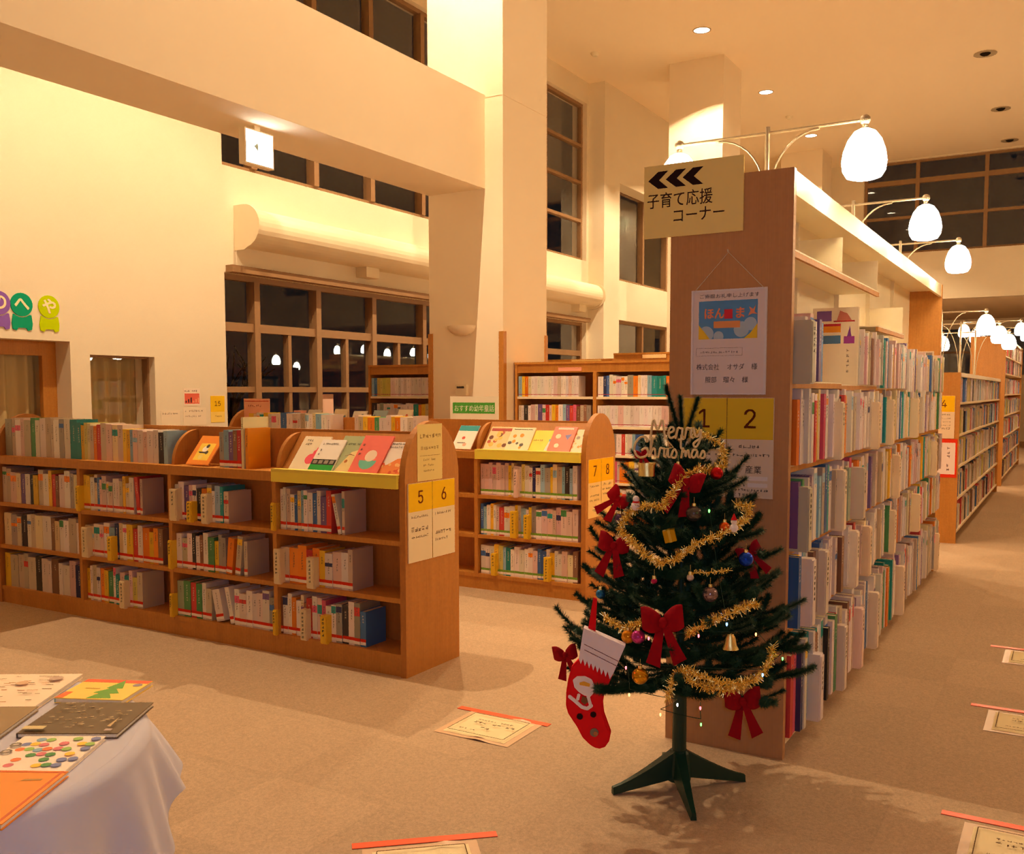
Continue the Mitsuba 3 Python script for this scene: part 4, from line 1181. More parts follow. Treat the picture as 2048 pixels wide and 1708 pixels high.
wall_case('tallest wooden bookcase top at the back between the columns', -5.49, 1, 12.0, 1.93, 0.35, (0.3, 0.6, 0.9, 1.2, 1.5), {}, '', '', bw=1.3)
k = lab(put('header_label', MB().box(-5.06, 11.984, 1.875, -4.72, 11.989, 1.925, (240, 206, 150)), 'paper'), 'cream header label strip on the backmost bookcase top', 'label')

order = sorted(range(len(shelved)), key=lambda i: -shelved[i][0])
chosen = set(order[:MOST_BOOKS])
for i, (size, label, group, cov, pg, lb) in enumerate(shelved):
    if i in chosen:
        b = thing('book', label, 'book', group)
        put('cover', cov, 'gloss', b)
        put('pages', pg, 'paper', b)
        if lb is not None:
            put('spine_label', lb, 'paper', b)
    else:
        for q in (cov, pg, lb):
            if q is not None:
                v, f, cc = q.arrays()
                stuff.v.append(v)
                stuff.f.append(f + stuff.n)
                stuff.c.append(cc)
                stuff.n += len(v)
v, f_, c_ = stuff.arrays()
k = key('far_books')
scene[k] = mikit.ply((v, f_), 'material_gloss', color=c_)
lab(k, 'smaller books packed on the farther bookcases and the far bays of the tall one', 'books', kind='stuff')

# notices on the walls and windows
k = thing('notice', 'white notice with a green heading standing in front of the near column', 'notice')
M = frame((-5.02, Y3 + 0.19, 1.16), PU, PV)
put('board', MB().box(0, 0, 0, 0.53, 0.222, 0.006, (242, 238, 216), M), 'paper', k)
put('heading', MB().box(0.03, 0.065, 0.006, 0.49, 0.165, 0.0072, (86, 170, 70), M), 'paper', k)
t = MB()
write(t, 'おすすめ幼年童話', 0.045, 0.088, 0.05, (240, 246, 226), M, 0.001, width=0.43, base=0.0072)
put('lettering', t, 'paper', k)


def wall_paper(name, label, cat, y0, y1, z0, z1, col, art, lift=0.0):
    k = thing(name, label, cat)
    M = frame((WX + 0.001 + lift, y0, z0), (0, 1, 0), (0, 0, 1))
    put('sheet', MB().box(0, 0, 0, y1 - y0, z1 - z0, 0.002, col, M), 'paper', k)
    a = MB()
    art(a, M, y1 - y0, z1 - z0)
    put('print', a, 'paper', k)


def art_red(a, M, w, h):
    a.box(0.01, 0.02, 0.002, w - 0.01, h - 0.05, 0.003, (226, 110, 90), M)
    for i in range(6):
        a.box(0.02 + 0.03 * i, 0.03, 0.003, 0.035 + 0.03 * i, 0.05 + 0.015 * (i % 3), 0.0036, (70, 50, 50) if i < 3 else (240, 170, 130), M)
    scribble(a, 0.01, h - 0.035, 0.02, 7, (120, 90, 90), M, rs, 0.0008, 0.002)


def art_15(a, M, w, h):
    a.box(0, h * 0.4, 0.002, w, h, 0.003, (244, 200, 40), M)
    write(a, '15', w * 0.25, h * 0.62, 0.05, (110, 70, 30), M, 0.001, base=0.003)
    scribble(a, w * 0.3, h * 0.2, 0.02, 4, (150, 110, 40), M, rs, 0.0008, 0.002)


wall_paper('poster', 'small red and white poster on the cream wall left of the big window', 'poster', 6.29, 6.49, 1.29, 1.46, (242, 226, 206), art_red)
wall_paper('shelf_sign', 'small yellow sign reading 15 at the wall edge beside the big window', 'sign', 6.62, 6.80, 1.12, 1.385, (246, 214, 110), art_15)
wall_paper('notice', 'white notice low on the cream wall left of the yellow sign 15', 'notice', 6.28, 6.56, 1.10, 1.27, (240, 226, 200), lambda a, M, w, h: (scribble(a, 0.02, h - 0.04, 0.022, 9, (140, 120, 100), M, rs, 0.0008, 0.002), scribble(a, 0.02, h - 0.09, 0.018, 10, (150, 130, 110), M, rs, 0.0008, 0.002)))
wall_paper('notice', 'white notice low on the cream wall right of the small square window', 'notice', 6.02, 6.24, 1.10, 1.25, (240, 226, 200), lambda a, M, w, h: scribble(a, 0.02, h - 0.04, 0.02, 8, (120, 100, 84), M, rs, 0.0008, 0.002))
k = lab(put('notice', MB().box(WX - 0.112, 8.37, 1.14, WX - 0.108, 8.57, 1.40, (226, 184, 160)), 'paper'), 'pinkish sheet taped to the glass of the big window', 'notice')
k = thing('notice', 'pink card standing behind the books by the story-room door', 'notice')
M = frame((-6.1, Y2 + 0.10, 0.998), PU, PV)
put('card', MB().box(0, 0, 0, 0.30, 0.37, 0.004, (240, 180, 150), M), 'paper', k)
t = MB()
t.box(0.01, 0.345, 0.004, 0.29, 0.352, 0.005, (200, 80, 60), M)
scribble(t, 0.05, 0.30, 0.02, 8, (160, 90, 80), M, rs, 0.0008, 0.004)
put('print', t, 'paper', k)

# ghost-shaped letter cut-outs on the wall over the door
for (yc, col, ch, l) in ((4.485, (140, 100, 190), 'の', 'purple wall cut-out with a letter, cut off at the photo edge'), (4.675, (30, 160, 120), 'へ', 'teal figure-shaped wall cut-out with a letter over the door'), (4.915, (190, 214, 10), 'や', 'lime figure-shaped wall cut-out with a letter over the door')):
    k = thing('letter_cutout', l, 'wall decoration', None)
    M = frame((WX + 0.001, yc, 1.925), (0, 1, 0), (0, 0, 1))
    head = Point(0, 0.21).buffer(0.094, 20)
    put('head', MB().poly(head, 0, 0.008, col, M), 'paper', k)
    body = Polygon([(-0.075, 0.13), (-0.088, 0.06), (-0.082, 0.01), (-0.05, 0.0), (-0.035, 0.022), (0.035, 0.022), (0.05, 0.0), (0.082, 0.01), (0.09, 0.06), (0.08, 0.13)]).difference(Point(0, 0.21).buffer(0.104, 20))
    put('body', MB().poly(body, 0, 0.008, col, M), 'paper', k)
    p = text_poly(ch, 0.10, True)
    b = p.bounds
    t = MB().poly(affinity.translate(p, -(b[0] + b[2]) / 2, 0.215 - (b[1] + b[3]) / 2), 0.008, 0.011, (246, 232, 190), M)
    put('letter', t, 'paper', k)

# ------------------------------------------------------------------ floor notices with orange tape
def floor_notice(x, y, ang, label, w=0.36, h=0.30, tape=0.46, toff=(-0.075, 0.325)):
    k = thing('floor_notice', label, 'floor sign', 'taped notices on the carpet')
    c, s = math.cos(ang), math.sin(ang)
    M = frame((x, y, 0.0012), (c, s, 0), (-s, c, 0))
    n = 14
    g = MB()
    # sheet with a slightly lifted edge
    V, F = [], []
    for i in range(n + 1):
        for j in range(n + 1):
            u, v = i / n, j / n
            V.append([u * w, v * h, 0.0008 + 0.006 * math.exp(-((u - 0.6) / 0.1) ** 2) * (1 - v) ** 6 + 0.006 * math.exp(-((u - 0.72) / 0.08) ** 2) * v ** 6])
    for i in range(n):
        for j in range(n):
            a = i * (n + 1) + j
            F.append([a, a + n + 1, a + n + 2, a + 1])
    g.add(M(np.array(V)), F, (214, 178, 140))
    put('laminate', g, 'gloss', k)
    V2 = [[0.03 + v_[0] * (w - 0.06) / w, 0.025 + v_[1] * (h - 0.05) / h, v_[2] + 0.0012] for v_ in V]
    put('sheet', MB().add(M(np.array(V2)), F, (244, 226, 180)), 'paper', k)
    t = MB()
    outer = sbox(0.05, 0.045, w - 0.05, h - 0.045).buffer(0.008)
    t.poly(outer.difference(outer.buffer(-0.003)), 0.0105, 0.0110, (110, 84, 56), M)
    scribble(t, 0.10, 0.19, 0.014, 11, (120, 96, 70), M, rs, 0.0004, 0.0105)
    scribble(t, 0.10, 0.155, 0.02, 9, (96, 72, 50), M, rs, 0.0004, 0.0105)
    scribble(t, 0.16, 0.10, 0.022, 2, (96, 72, 50), M, rs, 0.0004, 0.0105)
    scribble(t, 0.08, 0.07, 0.012, 6, (130, 104, 76), M, rs, 0.0004, 0.0105)
    put('print', t, 'paper', k)
    put('orange_tape', MB().box(toff[0], toff[1], 0.0, toff[0] + tape, toff[1] + 0.036, 0.0016, (250, 96, 50), M), 'gloss', k)


floor_notice(-2.268, 3.177, 0.0, 'taped white floor notice with orange tape between the low bookcase and the tree', toff=(-0.075, 0.29))
floor_notice(-0.285, 5.52, 0.0, 'farthest taped floor notice in the right aisle')
floor_notice(-0.285, 4.36, 0.0, 'middle taped floor notice in the right aisle')
floor_notice(-0.265, 3.08, 0.0, 'nearest taped floor notice in the right aisle, its orange tape longest')
floor_notice(-1.66, 1.99, 0.72, 'taped floor notice at the bottom edge, mostly orange tape showing', toff=(-0.03, 0.31))

# ------------------------------------------------------------------ round table with a white cloth and books
TC, TZ, TR = np.array([-2.262, 1.02]), 0.63, 0.592
k = thing('round_table', 'low round table hidden under the white cloth', 'table')
put('table_top', MB().lathe([(0, 0.592), (TR - 0.02, 0.592), (TR - 0.015, 0.62), (0, 0.62)], 48, (TC[0], TC[1], 0)), 'wood', k)
put('leg', MB().tube([(TC[0], TC[1], 0.02), (TC[0], TC[1], 0.592)], 0.05, 12), 'wood', k)
put('foot', MB().lathe([(0.3, 0.0), (0.3, 0.015), (0.06, 0.03), (0, 0.03)], 24, (TC[0], TC[1], 0)), 'wood', k)
vr = np.array([0.41, 0.91])
vf = np.array([0.91, -0.41])
nA, nR = 300, 30
V, F = [], []
rings = [0.0, 0.3, 0.55, TR - 0.03]
for i, rr in enumerate(rings):
    for j in range(nA):
        a = 2 * PI * j / nA
        wv = 0.0006 * math.sin(5 * a + 9 * rr) if i else 0
        V.append([TC[0] + rr * math.cos(a), TC[1] + rr * math.sin(a), TZ + wv])
for i in range(nR):
    t_ = i / (nR - 1)
    for j in range(nA):
        a = 2 * PI * j / nA
        dv = np.array([math.cos(a), math.sin(a)])
        sr, sf = dv @ vr, dv @ vf
        hem = 0.30 + 0.17 * sr - 0.16 * max(sf, 0) + 0.02 * math.sin(9 * a) + 0.012 * math.sin(23 * a + 1)
        hem = max(0.05, hem)
        ang = min(1.0, t_ * 6)
        if t_ * 6 < 1:
            q = ang * PI / 2
            rad = TR - 0.03 + 0.03 * math.sin(q)
            z = TZ - 0.03 * (1 - math.cos(q))
        else:
            u = (t_ * 6 - 1) / 5
            rad = TR + 0.055 * u
            z = TZ - 0.03 - (TZ - 0.03 - hem) * u
            fold = math.sin(13 * a + 1.3 * math.sin(3 * a)) * 0.6 + math.sin(29 * a + 0.6) * 0.25 + math.sin(7 * a + 2) * 0.4
            rad += 0.042 * (u ** 0.7) * fold
        V.append([TC[0] + rad * math.cos(a), TC[1] + rad * math.sin(a), z])
tot = len(rings) + nR
for i in range(tot - 1):
    for j in range(nA):
        F.append([i * nA + j, i * nA + (j + 1) % nA, (i + 1) * nA + (j + 1) % nA, (i + 1) * nA + j])
k = lab(put('tablecloth', MB().add(V, F), 'cloth', smooth=True), 'white tablecloth draped in folds over the low round table', 'tablecloth')


def table_book(label, p0, p1, p3, t, col, art, spine=None, base=0.0, cloth_gap=0.0012):
    """p0 lower-left corner (towards the camera), p1 lower-right, p3 upper-left, seen with the writing upright"""
    p0, p1, p3 = (np.array(q, float) for q in (p0, p1, p3))
    u = p1 - p0
    w = np.linalg.norm(u)
    u /= w
    vv = np.array([-u[1], u[0]])
    h = abs((p3 - p0) @ vv)
    O = np.array([p0[0], p0[1], TZ + cloth_gap + base])
    return face_book(label, O, (u[0], u[1], 0), (vv[0], vv[1], 0), w, h, t, col, art(w, h) if art else None, 'books laid out on the round table', spine)


rtb = random.Random(8)
table_book('yellow picture book with a green fir tree and red edge on the round table', (-2.211, 1.440), (-2.044, 1.516), (-2.30, 1.575), 0.014, (250, 214, 90),
           lambda w, h: [(sbox(0, h * 0.84, w, h), (240, 90, 40)), (Polygon([(w * 0.45, 0.004), (w * 0.8, 0.01), (w * 0.68, 0.045), (w * 0.8, 0.05), (w * 0.66, 0.085), (w * 0.74, 0.09), (w * 0.6, h * 0.97), (w * 0.5, 0.09), (w * 0.56, 0.085), (w * 0.42, 0.05), (w * 0.52, 0.045)]), (90, 160, 30)), (sbox(0, 0, w * 0.12, 0.05), (240, 110, 40)), (Point(w * 0.88, h * 0.75).buffer(0.012), (150, 130, 140)), (sbox(w * 0.2, h * 0.5, w * 0.42, h * 0.53), (210, 160, 50))], (150, 180, 170))
table_book('dark brown picture book sprinkled with white snow marks on the round table', (-2.056, 1.243), (-1.856, 1.361), (-2.186, 1.419), 0.012, (92, 70, 44),
           lambda w, h: [(Polygon([(q := rtb.uniform(0.05, 0.92) * w, z := rtb.uniform(0.08, 0.95) * h), (q + rtb.uniform(0.006, 0.016), z + 0.002), (q + 0.01, z + 0.006)]), rtb.choice(((190, 164, 116), (170, 140, 90), (220, 196, 150)))) for _ in range(60)] + [(sbox(0.006, 0.012, w * 0.24, 0.032), (216, 196, 140)), (sbox(w * 0.86, 0.002, w * 0.93, 0.014), (190, 170, 160)), (Polygon([(w * 0.84, 0.03), (w * 0.88, 0.028), (w * 0.86, 0.09)]), (200, 170, 120))], (40, 30, 34))
table_book('white picture book with rows of coloured dots on the round table', (-1.925, 1.073), (-1.766, 1.168), (-2.047, 1.234), 0.010, (246, 230, 206),
           lambda w, h: [(Point((0.16 + 0.11 * i + 0.02 * rtb.random()) * w * 1.0 + 0.0, (0.12 + 0.15 * j + 0.04 * rtb.random()) * h).buffer(0.0105, 10), rtb.choice(((240, 120, 60), (250, 200, 50), (110, 120, 170), (60, 140, 70), (130, 170, 190), (220, 110, 120), (150, 190, 90)))) for i in range(8) for j in range(6) if rtb.random() < 0.72]
           + [(Point(0.012, h * (0.5 + 0.2 * i)).buffer(0.012, 12).difference(Point(0.012, h * (0.5 + 0.2 * i)).buffer(0.007, 12)), (110, 100, 90)) for i in range(2)] + [(sbox(0.004, h * 0.2, 0.02, h * 0.23), (120, 110, 150)), (sbox(0.004, h * 0.14, 0.02, h * 0.17), (120, 110, 150))], (236, 220, 196))
table_book('orange picture book at the near edge of the round table', (-1.80, 0.871), (-1.640, 0.958), (-1.90, 1.09), 0.012, (244, 146, 40),
           lambda w, h: [(sbox(w - 0.014, 0, w - 0.008, h), (220, 96, 30)), (sbox(0, h - 0.010, w, h - 0.004), (220, 96, 30)), (Polygon([(0.04, h * 0.55), (0.075, h * 0.6), (0.08, h * 0.68), (0.05, h * 0.66)]), (150, 110, 70)), (Polygon([(0.11, h * 0.78), (0.15, h * 0.8), (0.15, h * 0.83), (0.115, h * 0.82)]), (190, 130, 50)), (Point(0.02, h * 0.35).buffer(0.014), (150, 140, 80))], (200, 110, 30))
table_book('white book with brown handwriting-like print at the back of the round table', (-2.42, 1.24), (-2.195, 1.378), (-2.56, 1.475), 0.012, (248, 226, 196),
           lambda w, h: sum([[(sbox(x, y, x + rtb.uniform(0.012, 0.03), y + 0.003), rtb.choice(((150, 120, 90), (180, 150, 120), (200, 140, 90))))] for x, y in [(rtb.uniform(0.01, w - 0.04), rtb.uniform(0.02, h - 0.02)) for _ in range(46)]], []) + [(Point(w * 0.82, h * 0.8).buffer(0.018), (200, 170, 150)), (Point(w * 0.55, h * 0.65).buffer(0.016), (220, 180, 140))])
table_book('grey brown picture book cut by the left photo edge on the round table', (-2.20, 1.10), (-2.062, 1.19), (-2.33, 1.29), 0.012, (150, 122, 84),
           lambda w, h: [(Point(w * 0.45, h * 0.5).buffer(0.04), (190, 130, 90)), (Point(w * 0.2, h * 0.3).buffer(0.03), (120, 110, 70))])

# ------------------------------------------------------------------ christmas tree
TCX, TCY = -1.18, 3.165
FD = np.array([0.3493, -0.9370, 0.0])
RD = np.array([0.9370, 0.3493, 0.0])


def W(s, f, z):
    return np.array([TCX, TCY, 0.0]) + s * RD + f * FD + np.array([0, 0, z])


XT = thing('christmas_tree', 'small artificial green christmas tree on a four-legged stand before the tall bookcase', 'christmas tree')
put('trunk', MB().tube([W(0, 0, 0.05), W(0, 0, 0.42)], [0.026, 0.024], 14).tube([W(0, 0, 0.42), W(0, 0, 1.24)], [0.012, 0.006], 10), 'green_plastic', XT, smooth=30)
put('socket', MB().lathe([(0.0, 0.03), (0.042, 0.03), (0.045, 0.06), (0.036, 0.13), (0.028, 0.14), (0.0, 0.14)], 20, W(0, 0, 0)), 'green_plastic', XT, smooth=30)
for i, (fx, fy) in enumerate(((-1.361, 2.99), (-0.992, 3.338), (-1.04, 2.935), (-1.325, 3.39))):
    e = np.array([fx, fy, 0]) - np.array([TCX, TCY, 0])
    L = np.linalg.norm(e)
    e /= L
    sd = np.array([-e[1], e[0], 0])
    g = MB()
    st = np.linspace(0.02, L, 8)
    V, F = [], []
    for q in st:
        u = (q - 0.02) / (L - 0.02)
        top = 0.115 * (1 - u) ** 1.25 + 0.026
        bot = 0.045 * (1 - u) + 0.001
        hw = 0.017 * (1 - u) + 0.010
        for (a, b) in ((-hw, bot), (hw, bot), (hw * 0.7, top), (-hw * 0.7, top)):
            V.append(np.array([TCX, TCY, 0]) + e * q + sd * a + np.array([0, 0, b]))
    for j in range(7):
        for q in range(4):
            F.append([j * 4 + q, j * 4 + (q + 1) % 4, j * 4 + 4 + (q + 1) % 4, j * 4 + 4 + q])
    F += [[0, 3, 2, 1], [28, 29, 30, 31]]
    g.add(V, F)
    put('leg', g, 'green_plastic', XT)

rn = np.random.default_rng(5)


def needles(mb, pts, dens, ln, w=0.0032):
    pts = np.asarray(pts, float)
    seg = np.diff(pts, axis=0)
    L = np.linalg.norm(seg, axis=1)
    n = int(L.sum() * dens)
    if n < 1:
        return
    cum = np.concatenate([[0], np.cumsum(L)])
    s = rn.uniform(0, cum[-1], n)
    i = np.clip(np.searchsorted(cum, s) - 1, 0, len(L) - 1)
    p = pts[i] + seg[i] * ((s - cum[i]) / L[i])[:, None]
    t = seg[i] / L[i][:, None]
    rnd = rn.normal(size=(n, 3))
    rnd -= t * (rnd * t).sum(1, keepdims=True)
    rnd /= np.linalg.norm(rnd, axis=1, keepdims=True)
    d = rnd * 0.9 + t * rn.uniform(0.15, 0.7, (n, 1))
    d /= np.linalg.norm(d, axis=1, keepdims=True)
    ll = ln * rn.uniform(0.7, 1.15, (n, 1))
    sd = np.cross(d, t)
    sd /= np.linalg.norm(sd, axis=1, keepdims=True) + 1e-9
    a, b, c = p - sd * w / 2, p + sd * w / 2, p + d * ll
    V = np.stack([a, b, c], 1).reshape(-1, 3)
    mb.add(V, np.arange(3 * n).reshape(-1, 3), (36, 84, 50))


def branch(p0, p1, sag=0.03, up=0.05, sub=4, dens=4600, ln=0.022, sl=0.12):
    p0, p1 = np.array(p0), np.array(p1)
    L = np.linalg.norm(p1 - p0)
    tt = np.linspace(0, 1, 9)
    pts = np.array([p0 + (p1 - p0) * q + np.array([0, 0, -sag * math.sin(PI * q) + up * max(0, q - 0.75) * 4 * max(0, q - 0.75)]) for q in tt])
    mb = MB()
    mb.tube(pts, np.linspace(0.004, 0.0025, 9), 5, (60, 60, 40))
    needles(mb, pts[1:], dens, ln)
    ax = (p1 - p0) / L
    side = np.cross(ax, [0, 0, 1])
    side /= np.linalg.norm(side) + 1e-9
    for i in range(sub):
        q = 0.35 + 0.55 * i / max(1, sub - 1)
        b = pts[int(round(q * 8))]
        s = 1 if i % 2 else -1
        dv = ax * 0.75 + side * s * rn.uniform(0.55, 0.95) + np.array([0, 0, rn.uniform(-0.15, 0.35)])
        dv /= np.linalg.norm(dv)
        l = sl * rn.uniform(0.7, 1.1) * min(1, L / 0.2)
        tw = np.array([b + dv * l * v + np.array([0, 0, 0.25 * l * v * v]) for v in np.linspace(0, 1, 5)])
        mb.tube(tw, 0.0024, 4, (60, 60, 40))
        needles(mb, tw, dens, ln)
    put('branch', mb, 'needle', XT)


def tree_r(z):
    return np.interp(z, [0.42, 0.56, 0.75, 0.95, 1.10, 1.22, 1.32], [0.39, 0.385, 0.305, 0.225, 0.145, 0.09, 0.05])


tiers = [(0.44, 9, 0.00), (0.53, 10, 0.03), (0.62, 10, 0.03), (0.71, 10, 0.04), (0.80, 9, 0.04), (0.89, 9, 0.04), (0.97, 8, 0.05), (1.05, 8, 0.05), (1.12, 7, 0.05), (1.18, 6, 0.05)]
for i, (z, n, rise) in enumerate(tiers):
    for j in range(n):
        a = 2 * PI * (j + 0.37 * i + rn.uniform(-0.18, 0.18)) / n
        R_ = tree_r(z) * rn.uniform(0.86, 1.06)
        ds, df = R_ * math.cos(a), R_ * math.sin(a)
        q = W(ds, df, z + rise + rn.uniform(-0.02, 0.03))
        if q[1] > YT - 0.03:
            k_ = (YT - 0.03 - TCY) / (q[1] - TCY)
            q = W(ds * k_, df * k_, q[2])
        branch(W(0, 0, z), q, sag=0.025, up=0.05, sub=6 if R_ > 0.25 else 5 if R_ > 0.14 else 3, sl=0.125)
# marked branches: the low ones in front, the left sprays and the upright tips of the crown
branch(W(0, 0.01, 0.43), W(-0.255, 0.475, 0.492), 0.02, 0.02, 0, 8000, 0.024)
branch(W(0, 0.01, 0.43), W(0.30, 0.33, 0.43), 0.02, 0.03, 4)
branch(W(0.0, 0.02, 0.44), W(-0.005, 0.46, 0.53), 0.02, 0.05, 0, 7000, 0.022)
branch(W(0, 0, 0.52), W(-0.395, 0.08, 0.575), 0.02, 0.06, 4)
branch(W(0, 0, 0.50), W(0.395, 0.06, 0.56), 0.02, 0.05, 3)
for (s, f, z) in ((-0.062, 0.0, 1.438), (-0.012, 0.01, 1.40), (0.05, 0.0, 1.395)):
    branch(W(0, 0, 1.22), W(s, f, z), -0.01, 0.02, 0, 9000, 0.022)
for (s, f, z) in ((0.12, 0.02, 1.235), (-0.11, 0.03, 1.22), (0.06, 0.06, 1.28), (-0.05, -0.06, 1.29)):
    branch(W(0, 0, 1.2), W(s, f, z), 0.0, 0.03, 2, 6000, 0.022, 0.07)


# ---- bows
def bow(s, f, z, size, rot, label, col=(150, 14, 28)):
    k = thing('bow', label, 'bow', 'red velvet bows on the tree')
    cr, sr = math.cos(rot), math.sin(rot)

    def P(a, b, c):
        a, b = a * size, b * size
        return W(s + cr * a - sr * b, f + c * size, z + sr * a + cr * b)
    for sgn in (-1, 1):
        n1, n2 = 10, 12
        V, F = [], []
        for i in range(n1):
            u = i / (n1 - 1)
            hw = 0.16 + 0.26 * math.sin(PI * min(1, u * 0.62 + 0.1))
            th = 0.05 + 0.18 * math.sin(PI * u)
            for j in range(n2):
                a = 2 * PI * j / n2
                V.append(P(sgn * (0.05 + 0.60 * u), 0.18 * u + hw * math.cos(a), th * math.sin(a)))
        for i in range(n1 - 1):
            for j in range(n2):
                F.append([i * n2 + j, i * n2 + (j + 1) % n2, (i + 1) * n2 + (j + 1) % n2, (i + 1) * n2 + j])
        for base in (0, (n1 - 1) * n2):
            for j in range(1, n2 - 1):
                F.append([base, base + j, base + j + 1, base])
        put('loop', MB().add(V, F, col), 'velvet', k, smooth=True)
        V, F = [], []
        n1 = 8
        for i in range(n1):
            u = i / (n1 - 1)
            cx = sgn * (0.06 + 0.36 * u)
            cy = -0.05 - 1.25 * u
            hw = 0.11 + 0.10 * u
            for (q, cc) in ((-hw, 0.03), (hw, 0.03), (hw, -0.03), (-hw, -0.03)):
                V.append(P(cx + q, cy + (0.10 * (1 if q > 0 else -1) * sgn * u * u), cc + 0.10 * math.sin(2.6 * u + sgn)))
        for i in range(n1 - 1):
            for j in range(4):
                F.append([i * 4 + j, i * 4 + (j + 1) % 4, i * 4 + 4 + (j + 1) % 4, i * 4 + 4 + j])
        F += [[0, 1, 2, 3], [n1 * 4 - 4, n1 * 4 - 1, n1 * 4 - 2, n1 * 4 - 3]]
        put('tail', MB().add(V, F, col), 'velvet', k)
    put('knot', MB().ball(P(0, 0.02, 0.08), 0.15 * size, col, 2, (1, 1, 1.15)), 'velvet', k, smooth=True)


bow(0.010, 0.215, 1.125, 0.085, -0.35, 'red velvet bow high on the front of the tree below the letters')
bow(-0.215, 0.17, 1.060, 0.062, -0.75, 'red velvet bow sticking out at the upper left of the tree', (172, 16, 27))
bow(-0.225, 0.20, 0.905, 0.080, -0.15, 'red velvet bow at the left of the tree at mid height', (154, 14, 28))
bow(0.225, 0.16, 0.885, 0.062, 0.5, 'red velvet bow behind the blue ball at the right of the tree', (137, 14, 32))
bow(-0.055, 0.415, 0.700, 0.100, 0.1, 'large red velvet bow low on the front of the tree', (144, 11, 25))
bow(-0.395, 0.14, 0.505, 0.065, 0.2, 'red velvet bow peeping out behind the stocking', (146, 16, 24))
bow(0.20, 0.30, 0.425, 0.088, 0.1, 'red velvet bow hanging lowest at the right of the tree', (137, 12, 25))
bow(-0.135, 0.22, 1.215, 0.035, 0.3, 'small red velvet bow beside the lower letters', (146, 14, 27))

# ---- balls and trinkets
def orn(name, label, s, f, z, r_, col, mat_='shiny', cap=True):
    k = thing(name, label, 'christmas ornament', 'ornaments on the tree')
    put('ball', MB().ball(W(s, f, z), r_, col, 3), mat_, k, smooth=True)
    if cap:
        put('cap', MB().lathe([(0.0, 0.008), (0.006, 0.008), (0.007, -0.003), (0.0, -0.003)], 12, W(s, f, z + r_)), 'gold', k, smooth=30)
        put('hanger', MB().tube([W(s, f, z + r_ + 0.006), W(s, f - 0.004, z + r_ + 0.028)], 0.0008, 4), 'gold', k)


orn('ornament_ball', 'shiny blue ball ornament at the right of the tree', 0.202, 0.30, 0.889, 0.023, (20, 70, 220))
orn('ornament_ball', 'shiny pink-purple ball ornament low on the left of the tree', -0.132, 0.40, 0.648, 0.022, (190, 60, 160))
orn('ornament_ball', 'shiny red ball ornament at the upper right beside the sign 2', 0.111, 0.19, 1.153, 0.021, (200, 20, 30))
orn('ornament_ball', 'tiny pink ball ornament at mid left of the tree', -0.085, 0.35, 0.818, 0.010, (190, 40, 110))
orn('ornament_ball', 'dark silver ball ornament high at the centre of the tree', 0.038, 0.24, 1.024, 0.026, (96, 92, 96))
orn('ornament_ball', 'striped silver ball ornament in the middle of the tree', 0.091, 0.34, 0.780, 0.025, (150, 130, 140))
orn('ornament_ball', 'small pale silver ball ornament in the middle of the tree', 0.028, 0.36, 0.835, 0.012, (200, 190, 200))
orn('ornament_ball', 'gold ball ornament low left beside the front branch', -0.124, 0.42, 0.528, 0.026, (220, 160, 30))
orn('ornament_ball', 'gold ball ornament beside the purple ball', -0.165, 0.38, 0.642, 0.022, (210, 140, 30))
orn('ornament_ball', 'small blue ball ornament at the far left above the stocking', -0.267, 0.22, 0.742, 0.016, (40, 120, 200))
orn('ornament_ball', 'small orange ball ornament beside the uppermost bow', -0.015, 0.17, 1.165, 0.016, (220, 110, 40))
orn('ornament_ball', 'orange ball ornament at the right in the tinsel', 0.135, 0.27, 0.985, 0.018, (216, 90, 30))
orn('ornament_ball', 'violet ball ornament at the upper left under the bow', -0.205, 0.19, 0.995, 0.018, (90, 70, 120))
k = thing('toy_bell', 'gold bell ornament low on the right of the tree', 'christmas ornament')
put('bell', MB().lathe([(0.0, 0.025), (0.010, 0.023), (0.016, 0.010), (0.020, -0.012), (0.027, -0.025), (0.022, -0.025), (0.0, -0.012)], 20, W(0.154, 0.37, 0.640)), 'gold', k, smooth=30)
put('clapper', MB().ball(W(0.154, 0.37, 0.614), 0.006, (150, 110, 40)), 'shiny', k, smooth=True)
for i, (s, f, z, size, rot, l) in enumerate(((-0.038, 0.33, 0.963, 0.038, 0.25, 'shiny gold gift box ornament in the middle of the tree'),)):
    k = thing('gift_box', l, 'christmas ornament')
    A = np.array([math.cos(rot) * RD + math.sin(rot) * np.array([0, 0, 1])])[0]
    B = -math.sin(rot) * RD + math.cos(rot) * np.array([0, 0, 1])
    M = frame(W(s, f, z), A, B)
    put('box', MB().box(-size / 2, -size / 2, -size / 2, size / 2, size / 2, size / 2, (226, 180, 20), M), 'shiny', k)
    put('ribbon', MB().box(-0.004, -size / 2 - 0.001, -size / 2 - 0.001, 0.004, size / 2 + 0.001, size / 2 + 0.001, (250, 220, 90), M), 'shiny', k)
k = thing('toy_drum', 'gold drum ornament at the upper left below the letters', 'christmas ornament')
put('shell', MB().lathe([(0.0, 0.02), (0.027, 0.02), (0.027, -0.02), (0.0, -0.02)], 20, W(-0.116, 0.24, 1.165)), 'gold', k, smooth=30)
put('rim', MB().lathe([(0.0, 0.024), (0.03, 0.024), (0.03, 0.018), (0.027, 0.018)], 20, W(-0.116, 0.24, 1.165)), 'gold', k, smooth=30)
k = thing('snowman_figure', 'tiny white figure with a red cap at the right of the tree', 'christmas ornament')
put('body', MB().ball(W(0.164, 0.28, 0.985), 0.014, (236, 230, 230), 2).ball(W(0.164, 0.28, 1.005), 0.010, (236, 224, 216), 2), 'velvet', k, smooth=True)
